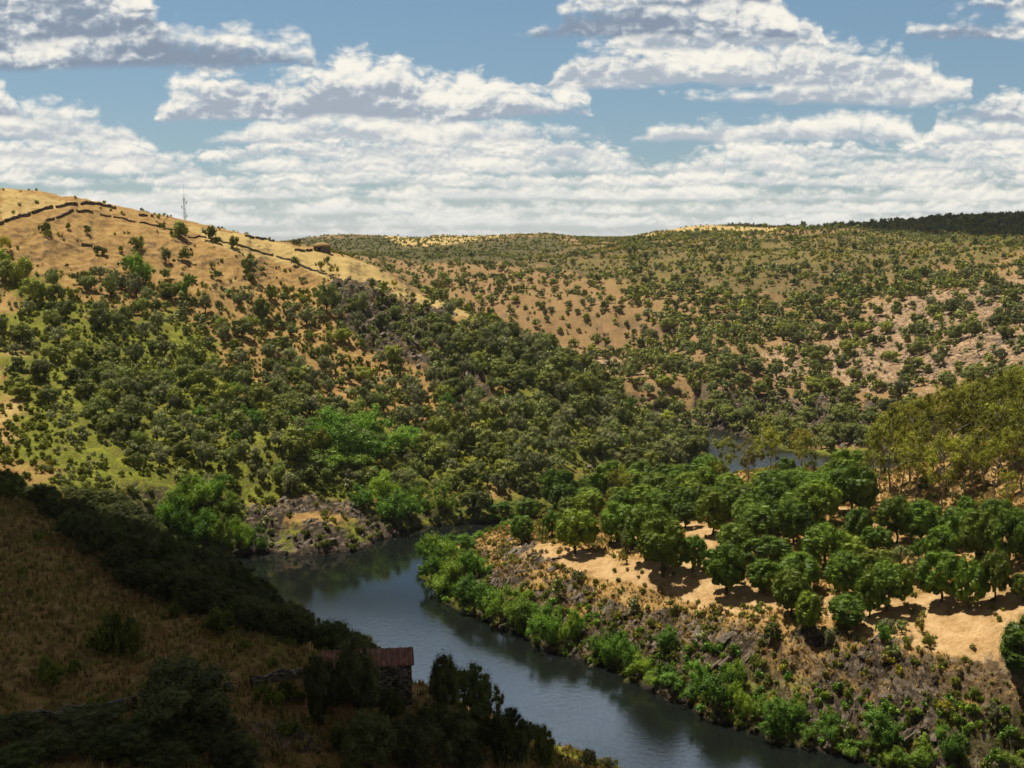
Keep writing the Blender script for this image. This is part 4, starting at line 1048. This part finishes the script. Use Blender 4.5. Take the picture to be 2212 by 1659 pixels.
for kd, nm, mt, lb in ((0, 'undergrowth', M_scrub, 'low green undergrowth spread over the slopes'), (1, 'grey_undergrowth', M_olive, 'low grey green undergrowth spread over the slopes'), (2, 'flowering_broom_cover', M_broom, 'small yellow broom scattered over the slopes'),
                       (3, 'waterside_growth', M_bright, 'bright green growth along the waterline'), (4, 'dry_brush', M_dry, 'dry straw coloured brush between the rocks')):
    a_ = U[U[:, 4] == kd]; nearby = a_[:, 1] < 330; dist_ = a_[:, 1] > 660
    for part, pr_ in ((a_[nearby], sl), (a_[~nearby & ~dist_], sb), (a_[dist_], sf)):
        merged(nm, pr_, np.c_[part[:, :4], part[:, 3] * .85], mt, lb, 10 + kd)

# dry grass: thin bent blades in tufts
def grass(n, xr, yr, cond, name, label, seed, hmin=.25, hmax=.7):
    R_ = np.random.default_rng(seed); xs = R_.uniform(*xr, n); ys = R_.uniform(*yr, n); zs = height(xs, ys); us, vs = project(xs, ys, zs)
    ok = (us > -30) & (us < 1054) & (vs < 790) & (zs > .3) & (seen(xs, ys, zs + .5) > 0) & cond(xs, ys, us / K, vs / K)
    xs, ys, zs = xs[ok], ys[ok], zs[ok]; n = len(xs); k = 6
    cx = np.repeat(xs, k) + R_.normal(size=n * k) * .12; cy = np.repeat(ys, k) + R_.normal(size=n * k) * .12; cz = np.repeat(zs, k) - .03
    h = R_.uniform(hmin, hmax, n * k); a = R_.uniform(0, 6.28, n * k); ln = R_.uniform(.1, .5, n * k) * h; w = .035 * (1 + ys.repeat(k) / 120)
    ux, uy = -np.sin(a) * w, np.cos(a) * w; bx, by = np.cos(a) * ln, np.sin(a) * ln
    V = np.stack([np.stack([cx - ux, cy - uy, cz], -1), np.stack([cx + ux, cy + uy, cz], -1), np.stack([cx + bx + ux * .3, cy + by + uy * .3, cz + h], -1), np.stack([cx + bx - ux * .3, cy + by - uy * .3, cz + h], -1)], 1).reshape(-1, 3)
    F = np.arange(len(V)).reshape(-1, 4); Tt = np.repeat(R_.random(n), k); Hh = np.repeat(np.clip(.5 + .6 * fbm(xs / 6, ys / 6, 2, 77), 0, .999), k)
    tag(obj(name, mesh_np(name, V, F, [M_dry], False, None, {'tint': ('FACE', Tt), 'hue': ('FACE', Hh)})), label=label, kind='stuff')
grass(52000, (-110, 30), (75, 215), lambda x, y, a, b: is_near(x, y) & (np.hypot(x - hx, y - hy) > 4), 'dry_grass', 'dry tan grass over the shaded near slope', 1)
grass(42000, (-12, 140), (125, 300), lambda x, y, a, b: is_right(x, y) & (bil(MK['sand'], x, y) < .5), 'bank_grass', 'straw coloured grass on the right bank', 2, .2, .55)


# ------------------------------------------------------------------ rocks
def slab_mesh(R_, i):
    """an angular plate of slate"""
    import bmesh
    bm = bmesh.new(); n = int(R_.integers(2, 4))
    for k in range(n):
        ox, oy, oz = R_.normal() * .3 * (k > 0), R_.normal() * .2 * (k > 0), R_.normal() * .12 * (k > 0); sc = R_.uniform(.5, 1.0) if k else 1.0
        P_ = R_.uniform(-1, 1, (16, 3)) * np.array([.62, .34, .26]) * sc; P_ /= (np.abs(P_ / (np.array([.62, .34, .26]) * sc)).max(1)[:, None]) ** .8
        vs = [bm.verts.new((p[0] + ox, p[1] + oy, p[2] + oz)) for p in P_]
        r = bmesh.ops.convex_hull(bm, input=vs)
        bmesh.ops.delete(bm, geom=[g for g in r['geom_interior'] if isinstance(g, bmesh.types.BMVert)], context='VERTS')
    me = bpy.data.meshes.new('rock'); bm.to_mesh(me); bm.free(); me.materials.append(M_rock); return me
def rock_material():
    m, t, out = material('slate')
    P = t.new('ShaderNodeTexCoord').outputs['Object']; oi = t.new('ShaderNodeObjectInfo').outputs['Random']
    n = t.noise(t.v('MULTIPLY', P, (1, 1, 5)), 2.5, 5, .7); W_ = t.noise(t.new('ShaderNodeNewGeometry').outputs['Position'], .5, 3, .6)
    c = t.ramp(t.m('ADD', t.m('MULTIPLY', n, .55), t.m('MULTIPLY', t.m('ADD', W_, t.m('MULTIPLY', oi, .25)), .4)), [(.28, (.026, .020, .014)), (.5, (.086, .064, .044)), (.68, (.19, .148, .105)), (.82, (.40, .34, .27))])
    principled(t, out, c, .7, .35, t.bump(n, .9, .12)); return m
M_rock = rock_material()
Rk = np.random.default_rng(21); slabs = [slab_mesh(Rk, i) for i in range(8)]
def rock_pts(n, xr, yr, cond):
    xs = Rk.uniform(*xr, n); ys = Rk.uniform(*yr, n); zs = height(xs, ys); us, vs = project(xs, ys, zs)
    ok = (us > -10) & (us < 1034) & (vs < 790) & (zs > .05) & (seen(xs, ys, zs + .5) > 0) & cond(xs, ys)
    return np.stack([xs, ys, zs], 1)[ok]
RK = lambda x, y: Rk.random(len(x)) < bil(rockm, x, y) * .9 * np.clip(.75 + 1.8 * fbm(x / 9, y / 5, 3, 301), .1, 1.2) + .02 * (bil(rockm, x, y) > .05)
pr_ = np.concatenate([rock_pts(9000, (-30, 110), (125, 300), RK), rock_pts(500, (-110, -20), (262, 300), RK)])
pf_ = np.concatenate([rock_pts(2200, (-100, 30), (330, 480), RK), rock_pts(1600, (40, 190), (395, 480), RK), rock_pts(2500, (30, 330), (400, 640), RK)])
sz_r = Rk.gamma(2.0, .38, len(pr_)) + .3
order = np.argsort(-sz_r / pr_[:, 1]); NI = 285
def rock_where(x, y, z):
    u, v = project(np.array(x), np.array(y), np.array(z)); return float(u), float(v)
for n_, i in enumerate(order[:NI]):
    x, y, z = pr_[i]; s = min(sz_r[i], 2.4)
    o = bpy.data.objects.new('rock', slabs[n_ % 8]); C.collection.objects.link(o)
    o.location = (x, y, z - .05 * s); o.rotation_euler = (Rk.normal() * .2 - .15, -.45 + Rk.normal() * .25, .9 + Rk.normal() * .4); o.scale = (s * 1.25, s * .95, s * .85)
    u, v = rock_where(x, y, z)
    tag(o, label_for(dict(x=x, y=y, u=u, v=v, w=s), 'rock'), 'rock', 'slate rocks breaking out of the banks')
def rock_bits(pts, sizes, name, label, seed):
    R_ = np.random.default_rng(seed); Vs = []; n = len(pts)
    cube = np.array([(x, y, z) for x in (-.5, .5) for y in (-.5, .5) for z in (-.5, .5)])
    V = cube[None] * (1 + .3 * R_.normal(size=(n, 8, 3)) * .5) * sizes[:, None, None] * np.array([1.3, .8, .6])
    b = -.5 + .3 * R_.normal(size=n); c, s = np.cos(b)[:, None], np.sin(b)[:, None]
    X = V[:, :, 0] * c + V[:, :, 2] * s; Z = -V[:, :, 0] * s + V[:, :, 2] * c; Y = V[:, :, 1]
    a = .9 + .6 * R_.normal(size=n); c, s = np.cos(a)[:, None], np.sin(a)[:, None]
    X, Y = X * c - Y * s, X * s + Y * c
    W_ = np.stack([X + pts[:, 0:1], Y + pts[:, 1:2], Z + pts[:, 2:3]], -1).reshape(-1, 3)
    f = np.array([(0, 1, 3, 2), (4, 6, 7, 5), (0, 4, 5, 1), (2, 3, 7, 6), (0, 2, 6, 4), (1, 5, 7, 3)])
    F = (f[None] + (np.arange(n) * 8)[:, None, None]).reshape(-1, 4)
    tag(obj(name, mesh_np(name, W_, F, [M_rock])), label=label, kind='stuff')
rock_bits(pr_[order[NI:]], sz_r[order[NI:]] * .8, 'rubble', 'broken slate rubble on the river banks', 4)
rock_bits(pf_, np.minimum(Rk.gamma(2, .4, len(pf_)) + .4, 1.7), 'scree', 'pale stones on the far slope and crags', 5)

# ------------------------------------------------------------------ dry stone walls on the left hill
def stone_wall(pts, hgt, label, wid=.8, nm='dry_stone_wall', q=.2321, ou=0, ov=163.8, mat=None, direct=False, group='dry stone walls on the left hill'):
    P = [hit(ou + a * q, ov + b * q) for a, b in pts] if not direct else pts
    Vs, Fs = [], []; base = 0; R_ = np.random.default_rng(len(pts) * 7 + int(abs(pts[0][0])))
    L = 0; xs, ys = [P[0][0]], [P[0][1]]
    for a, b in zip(P[:-1], P[1:]):
        d = math.hypot(b[0] - a[0], b[1] - a[1]); n = max(1, int(d / .9))
        for k in range(1, n + 1): xs.append(a[0] + (b[0] - a[0]) * k / n); ys.append(a[1] + (b[1] - a[1]) * k / n)
    xs, ys = np.array(xs), np.array(ys); xs += .5 * perlin(xs / 6, ys / 6, 5); zs = height(xs, ys)
    tx, ty = np.gradient(xs), np.gradient(ys); l = np.hypot(tx, ty) + 1e-9; nx, ny = -ty / l, tx / l
    hh = hgt * (.75 + .5 * R_.random(len(xs)))
    rows_ = []
    for k in range(len(xs)):
        w0, w1 = wid * .5 * R_.uniform(.9, 1.2), wid * .36 * R_.uniform(.8, 1.2)
        rows_.append([(xs[k] - nx[k] * w0, ys[k] - ny[k] * w0, zs[k] - .5), (xs[k] - nx[k] * w0 * .9, ys[k] - ny[k] * w0 * .9, zs[k] + hh[k] * .5), (xs[k] - nx[k] * w1, ys[k] - ny[k] * w1, zs[k] + hh[k]),
                      (xs[k] + nx[k] * w1, ys[k] + ny[k] * w1, zs[k] + hh[k] * R_.uniform(.9, 1.05)), (xs[k] + nx[k] * w0 * .9, ys[k] + ny[k] * w0 * .9, zs[k] + hh[k] * .5), (xs[k] + nx[k] * w0, ys[k] + ny[k] * w0, zs[k] - .5)])
    V = np.array(rows_).reshape(-1, 3); F = []
    for k in range(len(xs) - 1):
        if group.startswith('dry') and k % 11 in (4, 5) and perlin(k * .37, 1.3, 9) > -.1: continue
        for j in range(5): F.append((k * 6 + j, k * 6 + j + 1, (k + 1) * 6 + j + 1, (k + 1) * 6 + j))
    tag(obj(nm, mesh_np(nm, V, F, [mat or M_dstone])), label, 'wall', group)
stone_wall([(-20,270),(30,252),(80,235),(130,218),(180,205),(230,193),(280,185),(330,180),(380,176),(430,180),(470,188),(500,196)], 1.1, 'long dark stone wall climbing to the crest at the upper left')
stone_wall([(200,248),(240,235),(290,218),(330,207),(370,206),(400,214)], 0.8, 'short curved stone wall just below the long crest wall')
stone_wall([(430,223),(480,232),(540,244),(600,256),(650,268),(700,277),(760,292),(860,318),(960,342),(1030,357),(1100,377),(1180,396),(1250,418),(1300,440),(1350,462),(1390,478),(1430,490),(1490,500)], 0.6, 'stone wall running down the bare hill beside the scattered oaks')
stone_wall([(1060,314),(1100,321),(1140,327),(1180,334)], 0.8, 'short dark wall on the skyline left of the round hut')
stone_wall([(1270,378),(1310,381),(1345,378)], .9, 'faint low wall below the round hut')
stone_wall([(600,226),(640,229),(665,233)], 1.0, 'tiny wall stub on the skyline near the mast')
stone_wall([(350,352),(400,362),(450,378)], .9, 'low broken wall on the bare slope at the left')

# ------------------------------------------------------------------ round hut and mast on the left hill
def lathe(prof, n=20):
    V = []; F = []
    for (r, z) in prof:
        for i in range(n): a = i * 2 * math.pi / n; V.append((r * math.cos(a), r * math.sin(a), z))
    for k in range(len(prof) - 1):
        for i in range(n): j = (i + 1) % n; F.append((k * n + i, k * n + j, (k + 1) * n + j, (k + 1) * n + i))
    return V, F
x, y, z = hit(322, 250.5)
h_ = bpy.data.objects.new('round_hut', None); C.collection.objects.link(h_); h_.location = (x, y, z - .4)
tag(h_, 'round stone hut with domed earth roof on the left hill crest', 'hut')
M_turf = bark_material('turf', (.16, .10, .04), (.40, .27, .12), 2)
V, F = lathe([(3.7, -1.2), (3.7, 0), (3.6, 1.4), (3.55, 2.2)]); obj('wall', mesh_np('wall', V, F, [M_dstone]), h_)
V, F = lathe([(3.9, 2.0), (4.0, 2.25), (3.4, 2.9), (2.4, 3.45), (1.2, 3.8), (.05, 3.9)]); obj('roof', mesh_np('roof', V, F, [M_turf], True), h_)
def boxes(L):
    """list of (cx, cy, cz, sx, sy, sz[, rotz])"""
    Vs, Fs = [], []; f = [(0, 1, 3, 2), (4, 6, 7, 5), (0, 4, 5, 1), (2, 3, 7, 6), (0, 2, 6, 4), (1, 5, 7, 3)]
    for b in L:
        cx, cy, cz, sx_, sy_, sz_ = b[:6]; a = b[6] if len(b) > 6 else 0; base = len(Vs)
        for x_ in (-.5, .5):
            for y_ in (-.5, .5):
                for z_ in (-.5, .5):
                    X, Y = x_ * sx_, y_ * sy_; Vs.append((cx + X * math.cos(a) - Y * math.sin(a), cy + X * math.sin(a) + Y * math.cos(a), cz + z_ * sz_))
        Fs += [tuple(base + i for i in q_) for q_ in f]
    return Vs, Fs
V, F = boxes([(-.5, -3.66, .8, .9, .18, 1.6)]); M_inside_dark, t, out = material('painted_inside_dark'); principled(t, out, (.01, .009, .008), .9)  # solid near-black panel; the shade inside the doorway is painted
obj('doorway_dark_panel', mesh_np('doorway_dark_panel', V, F, [M_inside_dark]), h_)

M_steel, t, out = material('galvanised_steel'); principled(t, out, (.22, .24, .27), .5, .5); out = None
mx, my = at(184.7, 220, 600)[:2]; mz = float(height(mx, my)); ztop = CAMZ - slope_of_row(184) * 600; Hm = ztop - mz
mast = bpy.data.objects.new('lattice_mast', None); C.collection.objects.link(mast); mast.location = (mx, my, mz)
tag(mast, 'thin steel lattice mast rising behind the left hill crest', 'mast')
legs = [(math.cos(a), math.sin(a)) for a in (.5, 2.594, 4.689)]
wd = lambda s: .95 - .55 * s
for lx, ly in legs:
    V, F = tubes([[(lx * wd(0), ly * wd(0), -1, .13), (lx * wd(1), ly * wd(1), Hm * .88, .08)]], 5); obj('leg', mesh_np('leg', V, F, [M_steel]), mast)
path = []; NS = 24
for k in range(NS):
    s0, s1 = k / NS * .88, (k + 1) / NS * .88
    for i in range(3):
        a, b = legs[i], legs[(i + 1) % 3]
        path.append([(a[0] * wd(s0), a[1] * wd(s0), s0 * Hm, .045), (b[0] * wd(s1), b[1] * wd(s1), s1 * Hm, .045)])
        path.append([(a[0] * wd(s1), a[1] * wd(s1), s1 * Hm, .04), (b[0] * wd(s1), b[1] * wd(s1), s1 * Hm, .04)])
V, F = tubes(path, 4); obj('lattice', mesh_np('lattice', V, F, [M_steel]), mast)
V, F = tubes([[(0, 0, Hm * .86, .09), (0, 0, Hm, .05)]], 5); obj('antenna', mesh_np('antenna', V, F, [M_steel]), mast)
for a_ in ([(-1.1, 0, Hm * .90, .06), (1.1, 0, Hm * .90, .06)], [(-1.0, .3, Hm * .78, .07), (1.0, -.3, Hm * .78, .07)]):
    V, F = tubes([a_], 5); obj('crossarm', mesh_np('crossarm', V, F, [M_steel]), mast)
for s_, sd_ in ((.80, -1), (.72, 1), (.84, 1)):
    V, F = boxes([(sd_ * 1.15, -.2, Hm * s_, .35, .3, 1.5)]); obj('panel_antenna', mesh_np('panel_antenna', V, F, [M_steel]), mast)

# ------------------------------------------------------------------ the stone hut with a rusty roof, lower left
bz = hz; ang = math.radians(7)
hut = bpy.data.objects.new('stone_barn', None); C.collection.objects.link(hut); hut.location = (hx - .5, hy + 1.2, bz); hut.rotation_euler = (0, 0, ang)
tag(hut, 'old stone barn with a rusty corrugated lean-to roof on the near bank', 'barn')
LW, DW, HF, HB = 8.6, 2.7, 4.1, 4.5
def wall_panel(name, x0, y0, x1, y1, h0, h1, th=.45):
    """a rough stone wall from (x0, y0) to (x1, y1), h0 high at its start and h1 at its end"""
    n = max(2, int(math.hypot(x1 - x0, y1 - y0) / .35)); m = 10; R_ = np.random.default_rng(int(abs(x0 * 10 + y1 * 7)) + 3)
    d = np.array([x1 - x0, y1 - y0]); d = d / np.linalg.norm(d); nrm = np.array([d[1], -d[0]]); V = []; F = []
    for side in (1, -1):
        for i in range(n + 1):
            t_ = i / n; px_, py_ = x0 + (x1 - x0) * t_, y0 + (y1 - y0) * t_; hh = h0 + (h1 - h0) * t_
            for j in range(m + 1):
                o_ = side * th / 2 + R_.normal() * .03; V.append((px_ + nrm[0] * o_, py_ + nrm[1] * o_, -.6 + (hh + .6) * j / m))
    S_ = (n + 1) * (m + 1)
    for s_ in (0, 1):
        for i in range(n):
            for j in range(m): a = s_ * S_ + i * (m + 1) + j; F.append((a, a + m + 1, a + m + 2, a + 1))
    for i in range(n): a = i * (m + 1) + m; F.append((a, a + m + 1, a + m + 1 + S_, a + S_))
    for i in (0, n):
        for j in range(m): a = i * (m + 1) + j; F.append((a, a + 1, a + 1 + S_, a + S_))
    return obj(name, mesh_np(name, V, F, [M_stone]), hut)
wall_panel('front_wall', -LW / 2 + 3.0, -DW / 2, LW / 2, -DW / 2, HF, HF)
wall_panel('back_wall', -LW / 2, DW / 2, LW / 2, DW / 2, HB, HB)
wall_panel('side_wall', LW / 2 - .2, -DW / 2 + .25, LW / 2 - .2, DW / 2 - .25, HF, HB)
wall_panel('side_wall', -LW / 2 + .2, -DW / 2 + .25, -LW / 2 + .2, DW / 2 - .25, HF, HB)
def rust_material():
    m, t, out = material('rusty_iron')
    P = t.new('ShaderNodeTexCoord').outputs['Object']; n = t.noise(t.v('MULTIPLY', P, (2.0, .6, 1)), 1.4, 5, .65)
    c = t.ramp(n, [(.3, (.08, .028, .015)), (.5, (.19, .062, .030)), (.62, (.30, .12, .06)), (.8, (.40, .25, .16))])
    principled(t, out, c, .75, .3); return m
M_rust = rust_material()
nx_ = 170; V = []; F = []; x0, x1 = -LW / 2 - .35, LW / 2 + .3
for i in range(nx_ + 1):
    xx = x0 + (x1 - x0) * i / nx_; rip = .035 * math.sin(i * .9)
    for (yy, zz) in ((-DW / 2 - .35, HF + .02), (DW / 2 + .3, HB + .28)):
        V.append((xx, yy, zz + rip + .1)); V.append((xx, yy, zz + rip + .07))
for i in range(nx_):
    a = i * 4; b = a + 4
    F += [(a, b, b + 2, a + 2), (a + 1, a + 3, b + 3, b + 1), (a, a + 1, b + 1, b), (a + 2, b + 2, b + 3, a + 3)]
rf = obj('roof', mesh_np('roof', V, F, [M_rust]), hut)
M_flash, t, out = material('pale_roof_laps'); principled(t, out, t.ramp(t.noise(t.new('ShaderNodeTexCoord').outputs['Object'], 3, 4, .7), [(.35, (.14, .06, .035)), (.7, (.36, .24, .17))]), .7, .3)
for k in range(9):
    xx = x0 + .25 + (x1 - x0 - .5) * k / 8
    sl_ = (HB + .26 - HF) / (DW + .65); Lr = DW + .65
    P8 = [(xx + dx, yy, HF + .14 + .04 + sl_ * (yy + DW / 2 + .35) + dz) for dx in (-.05, .05) for yy in (-DW / 2 - .34, DW / 2 + .29) for dz in (0, .05)]
    obj('batten', mesh_np('batten', P8, [(0, 1, 3, 2), (4, 6, 7, 5), (0, 4, 5, 1), (2, 3, 7, 6), (0, 2, 6, 4), (1, 5, 7, 3)], [M_flash]), rf)
V, F = boxes([(-.3, -DW / 2 - .235, 1.0, 1.0, .06, 2.0)]); M_wood = bark_material('old_boards', (.05, .04, .03), (.16, .13, .10)); obj('door', mesh_np('door', V, F, [M_wood]), hut)
V, F = boxes([(2.6, -DW / 2 - .23, 2.3, .5, .06, .5)]); obj('window_dark_panel', mesh_np('window_dark_panel', V, F, [M_inside_dark]), hut)  # black panel on the wall, painted for the dark inside a window
q3 = .2315
stone_wall([(1090,1025),(1160,1010),(1230,995),(1300,985),(1345,990)], .9, 'low stone wall leading to the barn from the left', .6, q=q3, ov=450.6, mat=M_stone, group='stone walls near the barn')
stone_wall([(0,1215),(120,1190),(260,1175),(400,1150),(520,1125),(600,1120)], 1.0, 'dark terrace wall along the foot of the near slope', .7, q=q3, ov=450.6, mat=M_dstone, group='stone walls near the barn')
# ------------------------------------------------------------------ the cumulus overhead whose shadow lies on the near slope
def shadow_cloud(foot, gz, label, seed=5, alt=1500.0, rmax=46, nmax=900, broken=1.0, grp=None):
    """a heap of white puffs over the given patch of ground, shifted towards the sun"""
    s = (alt - gz) / SUN_DIR.z; ox, oy = SUN_DIR.x * s, SUN_DIR.y * s; foot = np.array(foot, float)
    R_ = np.random.default_rng(seed); Vs, Fs = [], []; base = 0; cv, cf = CS[3]; n = 0
    lo_, hi_ = foot.min(0), foot.max(0); xs = R_.uniform(lo_[0], hi_[0], 9000); ys = R_.uniform(lo_[1], hi_[1], 9000); sd = poly_sd(xs, ys, foot)
    for x_, y_, d_ in zip(xs, ys, sd):
        if d_ < 4 or n > nmax: continue
        if d_ > 45 and R_.random() < .6: continue
        r = min(d_ + 3, rmax) * R_.uniform(.75, 1.0) * broken
        zc = alt + R_.uniform(0, min(d_, 120)) * .7; sh = (zc - gz) / SUN_DIR.z - s
        v = cv * r * (1 + .06 * R_.normal(size=(len(cv), 1))) + np.array([x_ + ox + SUN_DIR.x * sh, y_ + oy + SUN_DIR.y * sh, zc])
        v[:, 2] = np.maximum(v[:, 2], alt - 12)
        Vs.append(v); Fs.append(cf + base); base += len(v); n += 1
    tag(obj('cloud', mesh_np('cloud', np.concatenate(Vs), np.concatenate(Fs), [M_cloud], True)), label, 'cloud', 'clouds overhead')
M_cloud, t, out = material('cloud_white'); principled(t, out, (.9, .9, .9), 1.0, 0.0)
shadow_cloud([(-330, 300), (-230, 262), (-150, 236), (-105, 226), (-70, 214), (-45, 194), (-22, 172), (2, 158), (26, 150), (44, 134), (62, 105), (110, 20), (160, -90), (120, -260), (-60, -330), (-330, -250), (-420, 20), (-400, 220)], 26.0, 'big white cumulus cloud overhead shading the near slope')
shadow_cloud([(215, 1250), (420, 1300), (700, 1200), (700, 690), (400, 700), (318, 770), (290, 880), (262, 980), (235, 1080)], 90.0, 'white cumulus cloud shading the distant ridge beyond the scrub', 6)

# ------------------------------------------------------------------ haze
hv, hf = boxes([(0, 14000, 66, 64000, 64000, 150)])
M_haze = bpy.data.materials.new('haze'); M_haze.use_nodes = True; M_haze.node_tree.nodes.clear(); t = NT(M_haze.node_tree)
vo = t.new('ShaderNodeVolumePrincipled'); vo.inputs['Color'].default_value = (.82, .89, 1.0, 1); vo.inputs['Density'].default_value = 0.00005; vo.inputs['Anisotropy'].default_value = 0.0
t.l.new(vo.outputs[0], t.new('ShaderNodeOutputMaterial').inputs['Volume'])
o = obj('haze', mesh_np('haze', hv, hf, [M_haze])); tag(o, label='thin summer haze filling the valley', kind='stuff')
